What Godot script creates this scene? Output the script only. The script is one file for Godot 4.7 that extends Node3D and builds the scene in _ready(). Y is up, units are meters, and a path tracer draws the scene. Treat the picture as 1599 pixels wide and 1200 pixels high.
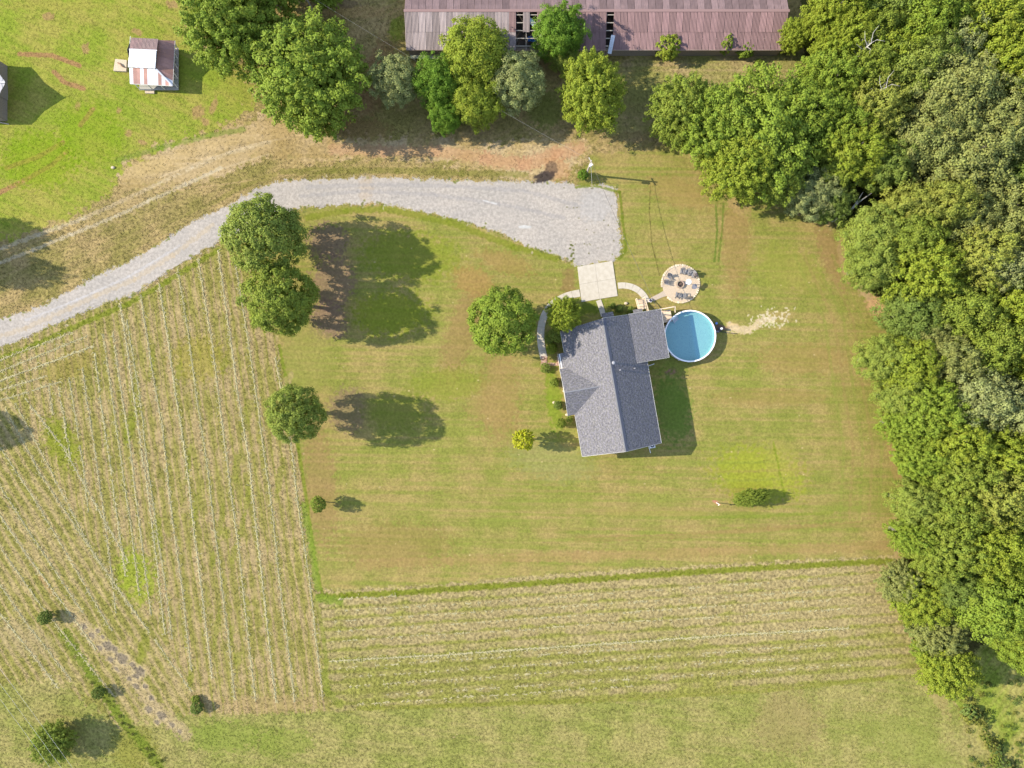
extends Node3D

# ------------------------------------------------------------------ scale
# Seen from straight above. "u, v" are metres x 10 on the ground, counted from a corner of the property.
const CAM_H := 107.0
const TONE := 2.15            # seen tone of a sunlit surface over its base colour, at this exposure

const GW := 2048
const GH := 1536
const GX := 200.0
const GZ := 150.0

var rng := RandomNumberGenerator.new()
var taken := {}
var mats := {}
var gbuf := PackedByteArray()
var rows := []
var region := PackedByteArray()
var n_big := PackedByteArray()
var n_mid := PackedByteArray()
var n_fine := PackedByteArray()
var lin := PackedFloat32Array()
var ground_tex: ImageTexture
var crowns := {}
var trunks := []
var tints := {}

func W(u: float, v: float, h := 0.0) -> Vector3:
	var k := (CAM_H - h) / CAM_H * 0.1
	return Vector3((u - 800.0) * k, h, (v - 600.0) * k)

func _ready() -> void:
	rng.seed = 4711
	var cam := Camera3D.new()
	cam.name = "camera"
	cam.fov = rad_to_deg(2.0 * atan(60.0 / CAM_H))
	cam.near = 0.5
	cam.far = 1200.0
	cam.position = Vector3(0, CAM_H, 0)
	cam.rotation_degrees = Vector3(-90, 0, 0)
	add_child(cam)
	cam.current = true
	var we := WorldEnvironment.new()
	we.name = "environment"
	var env := Environment.new()
	env.background_mode = Environment.BG_SKY
	var sm := ProceduralSkyMaterial.new()
	sm.sky_top_color = Color(0.54, 0.61, 0.73)
	sm.sky_horizon_color = Color(0.84, 0.87, 0.88)
	sm.ground_bottom_color = Color(0.35, 0.36, 0.25)
	sm.ground_horizon_color = Color(0.70, 0.74, 0.72)
	sm.sky_curve = 0.15
	sm.sky_energy_multiplier = 1.1
	var sky := Sky.new()
	sky.sky_material = sm
	env.sky = sky
	env.tonemap_mode = Environment.TONE_MAPPER_LINEAR
	env.tonemap_exposure = 2.1
	env.sdfgi_enabled = true
	env.ssao_enabled = true
	env.ssil_enabled = true
	we.environment = env
	add_child(we)
	var sun := DirectionalLight3D.new()
	sun.name = "sun"
	sun.light_energy = 1.6
	sun.light_color = Color(1.0, 0.96, 0.89)
	sun.light_angular_distance = 0.5
	sun.shadow_enabled = true
	sun.directional_shadow_max_distance = 400.0
	var el := deg_to_rad(31.0)
	var az := deg_to_rad(6.0)
	var towards := Vector3(cos(el) * cos(az), -sin(el), cos(el) * sin(az))
	sun.basis = Basis.looking_at(towards, Vector3.UP)
	add_child(sun)

	lin.resize(256)
	for i in 256:
		lin[i] = Color(i / 255.0, 0, 0).srgb_to_linear().r
	make_tints()
	build_ground()
	build_driveway()
	build_house()
	build_concrete()
	build_barn()
	build_shed()
	build_left_barn()
	build_pool()
	build_patio()
	build_deck()
	build_poles()
	build_crowns()
	build_yard_trees()
	build_forest()
	build_small_plants()
	build_hay_rows()
	build_grass()

# ------------------------------------------------------------------ helpers
func numbered(called: String) -> String:
	if not taken.has(called):
		taken[called] = 0
		return called
	taken[called] += 1
	return "%s_%03d" % [called, taken[called]]

func thing(called: String, label: String, category: String, at := Vector3.ZERO, turn := 0.0, group := "") -> Node3D:
	var o := Node3D.new()
	o.name = numbered(called)
	add_child(o)
	o.position = at
	o.rotation.y = turn
	tag(o, label, category, group)
	return o

func tag(o: Node, label: String, category := "", group := "", kind := "") -> void:
	if label:
		o.set_meta("label", label)
	if category:
		o.set_meta("category", category)
	if group:
		o.set_meta("group", group)
	if kind:
		o.set_meta("kind", kind)

func part(called: String, m: Mesh, mt: Material, parent: Node = null, xf := Transform3D()) -> MeshInstance3D:
	var o := MeshInstance3D.new()
	o.mesh = m
	o.material_override = mt
	o.transform = xf
	if parent:
		o.name = called
		parent.add_child(o, true)
	else:
		o.name = numbered(called)
		add_child(o)
	return o

func struct(called: String, m: Mesh, mt: Material, label := "") -> MeshInstance3D:
	var o := part(called, m, mt)
	tag(o, label, "", "", "structure")
	return o

func mat(r: float, g: float, b: float, rough := 0.85, metal := 0.0) -> StandardMaterial3D:
	var key := "%f %f %f %f %f" % [r, g, b, rough, metal]
	if not mats.has(key):
		var m := StandardMaterial3D.new()
		m.albedo_color = Color(r, g, b).linear_to_srgb()
		m.roughness = rough
		m.metallic = metal
		mats[key] = m
	return mats[key]

func noise_tex(seed_: int, freq: float, lo: Color, hi: Color, size := 512, octaves := 4) -> NoiseTexture2D:
	var n := FastNoiseLite.new()
	n.seed = seed_
	n.frequency = freq
	n.fractal_octaves = octaves
	var t := NoiseTexture2D.new()
	t.width = size
	t.height = size
	t.seamless = true
	t.noise = n
	var ramp := Gradient.new()
	ramp.set_color(0, lo)
	ramp.set_color(1, hi)
	t.color_ramp = ramp
	return t

# a material whose tone wanders over the surface (world-space, so neighbours differ)
func worn(key: String, seed_: int, freq: float, lo: Color, hi: Color, scale_: float, rough := 0.85, metal := 0.0, bump := 0.0) -> StandardMaterial3D:
	if mats.has(key):
		return mats[key]
	var m := StandardMaterial3D.new()
	m.albedo_texture = noise_tex(seed_, freq, lo.linear_to_srgb(), hi.linear_to_srgb())
	m.uv1_triplanar = true
	m.uv1_world_triplanar = true
	m.uv1_scale = Vector3.ONE * scale_
	m.roughness = rough
	m.metallic = metal
	if bump > 0.0:
		m.heightmap_enabled = true
		m.heightmap_scale = bump
		m.heightmap_texture = noise_tex(seed_ + 9, freq * 3.0, Color.BLACK, Color.WHITE)
	mats[key] = m
	return m

func st_new() -> SurfaceTool:
	var st := SurfaceTool.new()
	st.begin(Mesh.PRIMITIVE_TRIANGLES)
	st.set_smooth_group(-1)
	return st

func done(st: SurfaceTool) -> ArrayMesh:
	st.generate_normals()
	return st.commit()

# a b c d counter-clockwise seen from outside
func quad(st: SurfaceTool, a: Vector3, b: Vector3, c: Vector3, d: Vector3) -> void:
	for p in [a, c, b, a, d, c]:
		st.add_vertex(p)

func box(st: SurfaceTool, c: Vector3, s: Vector3, b := Basis()) -> void:
	var h := s * 0.5
	var p := []
	for i in 8:
		p.append(c + b * Vector3(h.x if i & 1 else -h.x, h.y if i & 2 else -h.y, h.z if i & 4 else -h.z))
	quad(st, p[4], p[5], p[7], p[6])
	quad(st, p[1], p[0], p[2], p[3])
	quad(st, p[5], p[1], p[3], p[7])
	quad(st, p[0], p[4], p[6], p[2])
	quad(st, p[6], p[7], p[3], p[2])
	quad(st, p[0], p[1], p[5], p[4])

func box_mesh(s: Vector3) -> ArrayMesh:
	var st := st_new()
	box(st, Vector3.ZERO, s)
	return done(st)

func beam(st: SurfaceTool, a: Vector3, b: Vector3, w: float, h: float) -> void:
	var z := (b - a).normalized()
	var up := Vector3.UP if absf(z.y) < 0.95 else Vector3.RIGHT
	var x := up.cross(z).normalized()
	var y := z.cross(x)
	box(st, (a + b) * 0.5, Vector3(w, h, a.distance_to(b)), Basis(x, y, z))

func beam_mesh(a: Vector3, b: Vector3, w: float, h: float) -> ArrayMesh:
	var st := st_new()
	beam(st, a, b, w, h)
	return done(st)

func tube(st: SurfaceTool, pts: Array, radii: Array, sides := 8) -> void:
	var prev := []
	for i in pts.size():
		var d: Vector3 = (pts[mini(i + 1, pts.size() - 1)] - pts[maxi(i - 1, 0)]).normalized()
		var x := (Vector3.RIGHT if absf(d.x) < 0.8 else Vector3.FORWARD).cross(d).normalized()
		var y := d.cross(x)
		var ring := []
		for k in sides:
			var a := TAU * k / sides
			ring.append(pts[i] + (x * cos(a) + y * sin(a)) * radii[i])
		if i > 0:
			for k in sides:
				var k2 := (k + 1) % sides
				quad(st, prev[k], prev[k2], ring[k2], ring[k])
		prev = ring
	for k in range(1, sides - 1):
		st.add_vertex(prev[0]); st.add_vertex(prev[k + 1]); st.add_vertex(prev[k])

func tube_mesh(pts: Array, radii: Array, sides := 8) -> ArrayMesh:
	var st := SurfaceTool.new()
	st.begin(Mesh.PRIMITIVE_TRIANGLES)
	st.set_smooth_group(0)
	tube(st, pts, radii, sides)
	st.index()
	st.generate_normals()
	return st.commit()

func cyl(r: float, h: float, sides := 20, r_top := -1.0) -> CylinderMesh:
	var c := CylinderMesh.new()
	c.bottom_radius = r
	c.top_radius = r if r_top < 0 else r_top
	c.height = h
	c.radial_segments = sides
	c.rings = 1
	return c

# a flat or sloping plate; pts lie in one plane, counter-clockwise or clockwise seen from above
func slab(pts: Array, thick: float, udir := Vector3.RIGHT, vdir := Vector3.BACK, scale_ := 1.0) -> ArrayMesh:
	var flat := PackedVector2Array()
	for p in pts:
		flat.append(Vector2(p.x, p.z))
	var tri := Geometry2D.triangulate_polygon(flat)
	var st := st_new()
	var down := Vector3(0, -thick, 0)
	for i in range(0, tri.size(), 3):
		var a: Vector3 = pts[tri[i]]
		var b: Vector3 = pts[tri[i + 1]]
		var c: Vector3 = pts[tri[i + 2]]
		if (b - a).cross(c - a).y > 0:
			var t := b
			b = c
			c = t
		for p in [a, b, c]:
			st.set_uv(Vector2(p.dot(udir), p.dot(vdir)) * scale_)
			st.add_vertex(p)
		for p in [a, c, b]:
			st.set_uv(Vector2(p.dot(udir), p.dot(vdir)) * scale_)
			st.add_vertex(p + down)
	var cw := Geometry2D.is_polygon_clockwise(flat)
	for i in pts.size():
		var a: Vector3 = pts[i]
		var b: Vector3 = pts[(i + 1) % pts.size()]
		if cw:
			quad(st, b + down, a + down, a, b)
		else:
			quad(st, a + down, b + down, b, a)
	return done(st)

# ------------------------------------------------------------------ ground
func noise_bytes(seed_: int, freq: float, octaves: int) -> PackedByteArray:
	var n := FastNoiseLite.new()
	n.seed = seed_
	n.noise_type = FastNoiseLite.TYPE_SIMPLEX_SMOOTH
	n.frequency = freq
	n.fractal_octaves = octaves
	var im := n.get_seamless_image(512, 512)
	im.convert(Image.FORMAT_L8)
	return im.get_data()

# fields of the land, in plan units; region map: one cell is 2 plan units, from -200, -150
func fill_region(id: int, c: Array) -> void:
	var n := c.size() / 2
	for y in 768:
		var v := -150.0 + (y + 0.5) * 1.953125
		var xs := []
		for i in n:
			var j := (i + 1) % n
			var v0: float = c[i * 2 + 1]
			var v1: float = c[j * 2 + 1]
			if (v0 <= v) != (v1 <= v):
				xs.append(lerpf(c[i * 2], c[j * 2], (v - v0) / (v1 - v0)))
		xs.sort()
		for k in range(0, xs.size() - 1, 2):
			var a := clampi(int((xs[k] + 200.0) / 1.953125), 0, 1024)
			var b := clampi(int((xs[k + 1] + 200.0) / 1.953125), 0, 1024)
			for x in range(a, b):
				region[y * 1024 + x] = id

# sunlit tones of each field: two ends of its range
const TONE_A := [[166, 160, 84], [158, 175, 62], [164, 153, 88], [216, 191, 146], [157, 161, 76], [195, 177, 124], [163, 166, 86], [112, 104, 60], [0, 0, 0], [162, 157, 82], [200, 178, 126], [152, 170, 66], [203, 195, 185]]
const TONE_B := [[196, 174, 124], [182, 176, 86], [194, 170, 116], [188, 163, 108], [185, 166, 102], [162, 160, 82], [182, 172, 106], [86, 88, 44], [0, 0, 0], [198, 178, 124], [168, 164, 92], [188, 180, 104], [214, 204, 192]]
const LIE := [1.43, 0.4, -0.45, 0.0, 0.02, -0.065, 0.1, 0.3, 0.0, 1.0, 0.0, -0.9, -0.1]   # which way the mower went

func ground_row(y: int) -> void:
	var r := RandomNumberGenerator.new()
	r.seed = 90001 + y * 7919
	var out := PackedByteArray()
	out.resize(GW * 3)
	var v := -150.0 + (y + 0.5) * 0.9765625
	for x in GW:
		var u := -200.0 + (x + 0.5) * 0.9765625
		var xi := int(u) + 1024
		var yi := int(v) + 1024
		var w1 := n_mid[((yi * 2) & 511) * 512 + ((xi * 2) & 511)] / 255.0 - 0.5
		var w2 := n_mid[((yi * 2 + 200) & 511) * 512 + ((xi * 2 + 77) & 511)] / 255.0 - 0.5
		var jx := u + w1 * 10.0 + r.randf_range(-2.0, 2.0)
		var jy := v + w2 * 10.0 + r.randf_range(-2.0, 2.0)
		var cx := clampi(int((jx + 200.0) / 1.953125), 0, 1023)
		var cy := clampi(int((jy + 150.0) / 1.953125), 0, 767)
		var id := region[cy * 1024 + cx]
		if id != 12 and id != 4 and id != 0 and id != 5:
			var bx := clampi(int((u + w1 * 34.0 + r.randf_range(-4.0, 4.0) + 200.0) / 1.953125), 0, 1023)
			var by := clampi(int((v + w2 * 34.0 + r.randf_range(-4.0, 4.0) + 150.0) / 1.953125), 0, 767)
			var id2 := region[by * 1024 + bx]
			if id2 != 12 and id2 != 4 and id2 != 0 and id2 != 5 and id2 != 7:
				id = id2
		var big := n_big[((yi) & 511) * 512 + ((xi) & 511)] / 255.0 - 0.5
		var mid := n_mid[((yi) & 511) * 512 + ((xi + 300) & 511)] / 255.0 - 0.5
		var fine := n_fine[((yi) & 511) * 512 + (xi & 511)] / 255.0 - 0.5
		var ca := cos(LIE[id])
		var sa := sin(LIE[id])
		var along := u * ca + v * sa
		var across := v * ca - u * sa
		var st := n_mid[(int(across * 3.6) & 511) * 512 + (int(along * 0.07) & 511)] / 255.0 - 0.5
		var t := 0.5 + big * (1.1 if id == 4 else 1.5) + mid * 0.7 + st * (1.3 if id == 4 else 0.9)
		var smooth_ := 0.62 if id == 1 or id == 4 else 1.0
		var gain := 1.0 + (fine * 0.34 + mid * 0.10) * smooth_ + r.randf_range(-0.07, 0.07)
		if id == 5:
			var ph := fposmod((v + 0.065 * (u - 520.0) - 934.0) / 16.6 + mid * 0.25, 1.0)
			t = clampf(absf(ph - 0.45) * 3.4 - 0.75, 0.0, 1.0) + mid * 1.0 + big * 0.8 + clampf((v - 1000.0 + 0.06 * (u - 520.0)) / 90.0, 0.0, 0.6) - clampf((u - 700.0) / 1800.0, 0.0, 0.3)
			gain += fine * 0.14
		elif id == 0:
			var ph0 := fposmod((u - 0.147 * (v - 520.0) - 195.0) / 15.0 + mid * 0.2, 1.0)
			t += (absf(ph0 - 0.5) - 0.25) * 3.0 + (absf(fposmod(ph0 * 3.0, 1.0) - 0.5) - 0.25) * 1.5
		elif id == 9:
			var ph9 := fposmod((u * 0.86 - v * 0.51) / 14.0 + mid * 0.3, 1.0)
			t += (absf(ph9 - 0.5) - 0.25) * 3.2 + (absf(fposmod(ph9 * 2.0, 1.0) - 0.5) - 0.25) * 0.9
		elif id == 12:
			gain = 1.0 + fine * 0.20 + r.randf_range(-0.06, 0.06)
		t = clampf(t, 0.0, 1.0)
		var a: Array = TONE_A[id]
		var b: Array = TONE_B[id]
		out[x * 3] = clampi(int(lerpf(a[0], b[0], t) * gain), 0, 255)
		out[x * 3 + 1] = clampi(int(lerpf(a[1], b[1], t) * gain), 0, 255)
		out[x * 3 + 2] = clampi(int(lerpf(a[2], b[2], t) * gain), 0, 255)
	rows[y] = out

func dab(x: int, y: int, a: float, col: Array) -> void:
	if x < 0 or y < 0 or x >= GW or y >= GH:
		return
	var k := (y * GW + x) * 3
	var f := 0.86 + n_fine[(y & 511) * 512 + (x & 511)] / 255.0 * 0.28
	for c in 3:
		gbuf[k + c] = clampi(int(lerpf(gbuf[k + c], col[c] * f, a)), 0, 255)

# a patch of other growth or bare soil
func patch(u: float, v: float, rx: float, ry: float, ang: float, col: Array, much := 0.8, rag := 0.7) -> void:
	var R := maxf(rx, ry) * 1.35
	var ca := cos(ang)
	var sa := sin(ang)
	var x0 := int((u - R + 200.0) / 0.9765625)
	var x1 := int((u + R + 200.0) / 0.9765625)
	var y0 := int((v - R + 150.0) / 0.9765625)
	var y1 := int((v + R + 150.0) / 0.9765625)
	for y in range(y0, y1 + 1):
		for x in range(x0, x1 + 1):
			var du := -200.0 + x * 0.9765625 - u
			var dv := -150.0 + y * 0.9765625 - v
			var d := Vector2((du * ca + dv * sa) / rx, (dv * ca - du * sa) / ry).length()
			d += (n_mid[((y * 3) & 511) * 512 + ((x * 3) & 511)] / 255.0 - 0.5) * rag + (n_fine[(y & 511) * 512 + (x & 511)] / 255.0 - 0.5) * rag * 0.7
			var a := clampf((1.0 - d) * 3.0, 0.0, 1.0) * much
			if a > 0.02:
				dab(x, y, a, col)

func streak(pts: Array, width: float, col: Array, much := 0.8, rag := 0.8) -> void:
	for i in range(0, pts.size() - 2, 2):
		var p := Vector2(pts[i], pts[i + 1])
		var q := Vector2(pts[i + 2], pts[i + 3])
		var x0 := int((minf(p.x, q.x) - width + 200.0) / 0.9765625)
		var x1 := int((maxf(p.x, q.x) + width + 200.0) / 0.9765625)
		var y0 := int((minf(p.y, q.y) - width + 150.0) / 0.9765625)
		var y1 := int((maxf(p.y, q.y) + width + 150.0) / 0.9765625)
		var pq := q - p
		var l2 := pq.length_squared()
		for y in range(y0, y1 + 1):
			for x in range(x0, x1 + 1):
				var g := Vector2(-200.0 + x * 0.9765625, -150.0 + y * 0.9765625)
				var t := clampf((g - p).dot(pq) / l2, 0.0, 1.0)
				var d := g.distance_to(p + pq * t) / (width * 0.5)
				d += (n_mid[((y * 3) & 511) * 512 + ((x * 3) & 511)] / 255.0 - 0.5) * rag + (n_fine[(y & 511) * 512 + (x & 511)] / 255.0 - 0.5) * rag
				var a := clampf((1.0 - d) * 2.5, 0.0, 1.0) * much
				if a > 0.02:
					dab(x, y, a, col)

const DRIVE := [-200, 565, -100, 532, 0, 497, 40, 487, 75, 474, 110, 455, 150, 431, 200, 410, 250, 380, 300, 348, 350, 325, 380, 308, 405, 293, 440, 283, 480, 281, 540, 278, 600, 278, 680, 280, 760, 284, 800, 283, 840, 284, 880, 285, 900, 290, 963, 290, 965, 330, 972, 385, 970, 400, 957, 408, 902, 417, 885, 404, 850, 393, 820, 383, 800, 372, 765, 358, 720, 344, 660, 331, 610, 321, 580, 317, 540, 320, 500, 322, 455, 328, 420, 339, 385, 356, 350, 373, 300, 402, 250, 432, 205, 463, 170, 472, 130, 487, 80, 510, 40, 527, 0, 543, -100, 580, -200, 618]

func build_ground() -> void:
	n_big = noise_bytes(11, 0.010, 4)
	n_mid = noise_bytes(12, 0.030, 4)
	n_fine = noise_bytes(13, 0.16, 3)
	region.resize(1024 * 768)
	fill_region(2, [-210, -160, 1810, -160, 1810, 300, 963, 300, 840, 330, 440, 330, 250, 430, 0, 530, -210, 600])
	fill_region(1, [-210, -160, 296, -160, 305, 70, 390, 118, 405, 165, 330, 205, 260, 226, 195, 255, 176, 300, 100, 345, 0, 378, -210, 440])
	fill_region(10, [990, 70, 1290, 70, 1290, 150, 1230, 200, 1100, 160, 1000, 230, 940, 215, 960, 120])
	fill_region(3, [188, 262, 260, 228, 340, 205, 420, 178, 500, 205, 560, 218, 700, 216, 800, 224, 880, 206, 932, 226, 900, 262, 870, 286, 800, 280, 760, 262, 690, 254, 560, 246, 480, 256, 420, 240, 330, 282, 240, 292, 190, 300])
	fill_region(4, [432, 520, 392, 400, 375, 372, 455, 328, 540, 320, 610, 321, 720, 344, 820, 383, 900, 417, 972, 400, 963, 290, 905, 290, 925, 240, 1060, 232, 1140, 300, 1230, 330, 1330, 370, 1340, 420, 1400, 490, 1380, 570, 1410, 650, 1430, 760, 1400, 868, 1150, 880, 900, 893, 700, 912, 512, 922, 498, 915, 488, 850, 470, 720])
	fill_region(5, [500, 925, 512, 922, 700, 912, 900, 893, 1150, 880, 1400, 868, 1390, 910, 1420, 960, 1440, 1055, 1200, 1080, 900, 1098, 520, 1112, 505, 1050])
	fill_region(6, [290, 1118, 520, 1112, 900, 1098, 1200, 1080, 1440, 1055, 1500, 1110, 1560, 1200, 1620, 1400, -210, 1400, -210, 1070, 0, 1070, 90, 1060, 180, 1130])
	fill_region(9, [-210, 610, 15, 612, 150, 862, 260, 1000, 310, 1080, 290, 1118, 180, 1130, 90, 1060, 0, 1070, -210, 1070])
	fill_region(7, [1245, -160, 1810, -160, 1810, 1075, 1599, 1055, 1540, 1000, 1490, 1090, 1440, 1040, 1400, 920, 1412, 880, 1420, 780, 1400, 660, 1370, 580, 1400, 500, 1345, 410, 1310, 345, 1250, 300, 1150, 260, 1100, 190, 1180, 150, 1260, 200])
	fill_region(11, [1490, 1092, 1540, 1000, 1599, 1055, 1810, 1075, 1810, 1400, 1620, 1400, 1560, 1200, 1500, 1110])
	fill_region(12, DRIVE)
	rows.resize(GH)
	var job := WorkerThreadPool.add_group_task(ground_row, GH, -1, true)
	WorkerThreadPool.wait_for_group_task_completion(job)
	for r in rows:
		gbuf.append_array(r)
	rows.clear()
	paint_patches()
	var im := Image.create_from_data(GW, GH, false, Image.FORMAT_RGB8, gbuf)
	ground_tex = ImageTexture.create_from_image(im)
	var m := StandardMaterial3D.new()
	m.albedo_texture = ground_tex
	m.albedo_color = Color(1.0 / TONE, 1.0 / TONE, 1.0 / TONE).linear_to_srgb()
	m.roughness = 0.95
	m.metallic_specular = 0.15
	m.texture_repeat = false
	mats["ground"] = m
	var st := st_new()
	var n := 20
	for i in n:
		for k in n:
			var c := []
			for q in [[0, 0], [0, 1], [1, 1], [1, 0]]:
				c.append(Vector2(float(i + q[0]) / n, float(k + q[1]) / n))
			for id in [0, 2, 1, 0, 3, 2]:
				st.set_uv(c[id])
				st.add_vertex(Vector3((c[id].x - 0.5) * GX, 0, (c[id].y - 0.5) * GZ))
	struct("ground", done(st), m, "mown lawn, hayfields and meadow around the house")
	# the land beyond
	var far := worn("far", 31, 0.02, Color(0.13, 0.13, 0.035), Color(0.20, 0.17, 0.07), 0.02, 0.95)
	st = st_new()
	var o := [Vector3(-100, 0, -75), Vector3(-100, 0, 75), Vector3(100, 0, 75), Vector3(100, 0, -75)]
	var f := [Vector3(-900, 0, -900), Vector3(-900, 0, 900), Vector3(900, 0, 900), Vector3(900, 0, -900)]
	for i in 4:
		var j := (i + 1) % 4
		quad(st, f[i], f[j], o[j], o[i])
	struct("terrain", done(st), far, "open fields beyond the property")

func paint_patches() -> void:
	var soil := [196, 158, 112]
	var pale := [228, 206, 164]
	var lush := [146, 172, 52]
	# ruts of the sandy farm track
	streak([-120, 430, 0, 388, 60, 366, 130, 341, 190, 314, 240, 290, 300, 262, 360, 238, 420, 222], 8, [226, 210, 176], 0.62, 1.0)
	streak([150, 345, 210, 316, 280, 284, 350, 254, 420, 226], 34, [204, 178, 128], 0.5, 1.2)
	streak([250, 276, 330, 246, 400, 224, 450, 214], 4, [230, 208, 168], 0.5, 1.0)
	streak([270, 292, 350, 262, 420, 240], 4, [226, 204, 164], 0.45, 1.0)
	streak([-120, 450, 0, 410, 50, 391, 110, 366, 180, 338, 230, 314, 290, 288, 345, 262], 7, [228, 214, 182], 0.6, 1.0)
	streak([200, 270, 260, 252, 330, 228, 400, 205], 22, [222, 194, 140], 0.5)
	streak([240, 300, 330, 290, 430, 276, 520, 262], 3, [222, 190, 140], 0.5)
	patch(230, 262, 36, 14, -0.3, [212, 186, 128], 0.6)
	streak([520, 232, 600, 236, 680, 236, 760, 246], 22, [218, 172, 130], 0.55)
	streak([760, 250, 820, 256, 870, 240, 905, 232], 26, [216, 166, 126], 0.6)
	patch(870, 262, 26, 20, 0.6, [212, 164, 118], 0.6)
	patch(430, 200, 34, 22, 0.2, [206, 178, 122], 0.6)
	patch(590, 120, 30, 70, 0.3, [172, 136, 92], 0.6)
	patch(560, 18, 60, 12, 0.0, [206, 172, 116], 0.6)
	patch(520, 6, 50, 8, 0.0, [150, 128, 100], 0.6)
	patch(560, 200, 60, 20, 0.1, [164, 132, 86], 0.5)
	patch(620, 45, 14, 22, 0.2, lush, 0.6)
	patch(850, 105, 36, 22, 0.0, [188, 160, 108], 0.5)
	patch(850, 170, 36, 34, 0.0, [130, 142, 64], 0.6)
	patch(990, 150, 24, 50, 0.1, [150, 146, 84], 0.5)
	patch(990, 215, 40, 12, 0.0, [160, 138, 92], 0.5)
	# dark blotch at the gravel edge
	patch(850, 276, 20, 10, -0.3, [70, 62, 62], 0.85, 0.5)
	patch(862, 262, 11, 12, 0.3, [110, 92, 78], 0.6, 0.5)
	# green shoulder of the drive
	streak([440, 268, 520, 266, 620, 266, 720, 270, 820, 272], 12, [142, 142, 66], 0.5)
	streak([330, 318, 380, 290, 430, 272], 10, [156, 150, 76], 0.5)
	# dead grass beside the two shade trees
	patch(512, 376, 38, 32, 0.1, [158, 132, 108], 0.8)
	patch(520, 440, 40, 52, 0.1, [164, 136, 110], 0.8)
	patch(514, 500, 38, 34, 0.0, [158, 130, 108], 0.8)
	patch(640, 400, 90, 46, 0.1, [150, 164, 52], 0.6)
	patch(610, 490, 70, 40, 0.0, [156, 168, 52], 0.7)
	patch(720, 520, 26, 90, 0.3, [178, 148, 96], 0.6)
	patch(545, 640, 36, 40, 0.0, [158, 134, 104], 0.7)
	patch(620, 640, 60, 34, 0.0, [140, 152, 56], 0.5)
	patch(480, 560, 46, 60, 0.0, [170, 168, 88], 0.6)
	patch(500, 760, 30, 110, -0.1, [178, 146, 98], 0.55)
	patch(620, 850, 100, 40, 0.0, [166, 146, 84], 0.5)
	patch(860, 720, 80, 34, 0.2, [172, 172, 104], 0.6)
	patch(700, 600, 70, 30, 0.0, [152, 162, 60], 0.6)
	patch(780, 620, 36, 80, 0.0, [184, 152, 98], 0.5)
	patch(865, 625, 14, 60, -0.1, lush, 0.7)
	patch(770, 640, 50, 30, 0.2, [182, 156, 96], 0.5)
	patch(740, 440, 40, 26, 0.4, [188, 154, 92], 0.7)
	patch(790, 410, 50, 20, 0.35, [180, 152, 90], 0.6)
	streak([480, 340, 540, 328, 600, 326, 700, 346, 800, 384, 870, 404], 12, [140, 152, 48], 0.6)
	streak([900, 292, 930, 290, 968, 300, 972, 340, 978, 390, 968, 404], 5, [124, 140, 44], 0.7)
	patch(888, 440, 12, 26, 0.1, [168, 140, 90], 0.7)
	patch(925, 480, 34, 12, -0.2, [120, 140, 44], 0.6)
	# lawn east of the house
	streak([1118, 320, 1120, 360, 1116, 408], 4, [112, 136, 52], 0.7)
	streak([1130, 316, 1128, 360, 1122, 408], 4, [118, 140, 54], 0.7)
	streak([1016, 286, 1014, 330, 1018, 380, 1030, 430], 1.5, [110, 100, 56], 0.7)  # shadow of the service cable, painted on the grass
	patch(1150, 380, 26, 90, 0.0, [178, 146, 92], 0.5)
	patch(1060, 300, 60, 26, 0.3, [182, 156, 92], 0.5)
	patch(1150, 320, 30, 12, 0.7, [206, 176, 120], 0.6)
	patch(1230, 420, 70, 40, 0.3, [166, 170, 74], 0.5)
	patch(1300, 400, 20, 60, -0.4, [180, 146, 100], 0.6)
	patch(1368, 478, 24, 14, 1.0, [226, 184, 136], 0.9)
	patch(1350, 455, 18, 10, 0.9, [214, 184, 138], 0.8)
	patch(1318, 410, 8, 40, -0.2, [206, 176, 126], 0.6)
	patch(1395, 690, 12, 90, -0.15, [196, 162, 106], 0.6)
	patch(1402, 830, 8, 60, 0.05, [210, 184, 126], 0.7)
	patch(1250, 560, 80, 30, 0.0, [180, 154, 92], 0.5)
	patch(1200, 620, 100, 16, 0.0, [176, 150, 88], 0.4)
	patch(1185, 742, 84, 50, 0.2, [174, 182, 62], 0.8)
	patch(1220, 720, 30, 40, 0.0, [190, 178, 96], 0.45)
	streak([1208, 690, 1216, 730, 1226, 775], 4, [140, 158, 46], 0.6)
	streak([1080, 808, 1200, 806, 1300, 800], 6, [142, 160, 56], 0.5)
	streak([900, 842, 1050, 838, 1200, 826, 1340, 818], 10, [180, 148, 96], 0.45)
	streak([560, 882, 700, 876, 900, 868, 1100, 862, 1380, 852], 18, [190, 158, 104], 0.5)
	streak([950, 800, 1100, 802], 12, [176, 168, 86], 0.5)
	for k in 5:
		var o := k * 15.0
		streak([1300 - o, 398, 1348 - o, 500, 1362 - o, 600, 1378 - o, 700, 1372 - o, 810], 6, [184, 156, 102] if k % 2 else [156, 168, 76], 0.34, 1.0)
	for k in 9:
		streak([930 + rng.randf_range(-300, 60), 724 + k * 15, 1180, 722 + k * 14, 1345, 714 + k * 13], 5, [182, 158, 100] if k % 2 else [154, 166, 74], 0.32, 1.0)
	patch(1048, 580, 12, 6, -0.2, [176, 132, 116], 0.9)
	patch(1118, 784, 6, 3, 0.5, [210, 150, 120], 0.9)
	# sandy wash-out beside the pool
	patch(1146, 510, 14, 8, 0.2, [236, 206, 156], 0.95, 0.5)
	streak([1142, 514, 1168, 516, 1184, 504, 1200, 498], 14, [238, 214, 170], 0.9, 1.2)
	patch(1050, 640, 34, 62, -0.15, [120, 150, 60], 0.7)  # lusher lawn, painted darker green to deepen the house shadow
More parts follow.
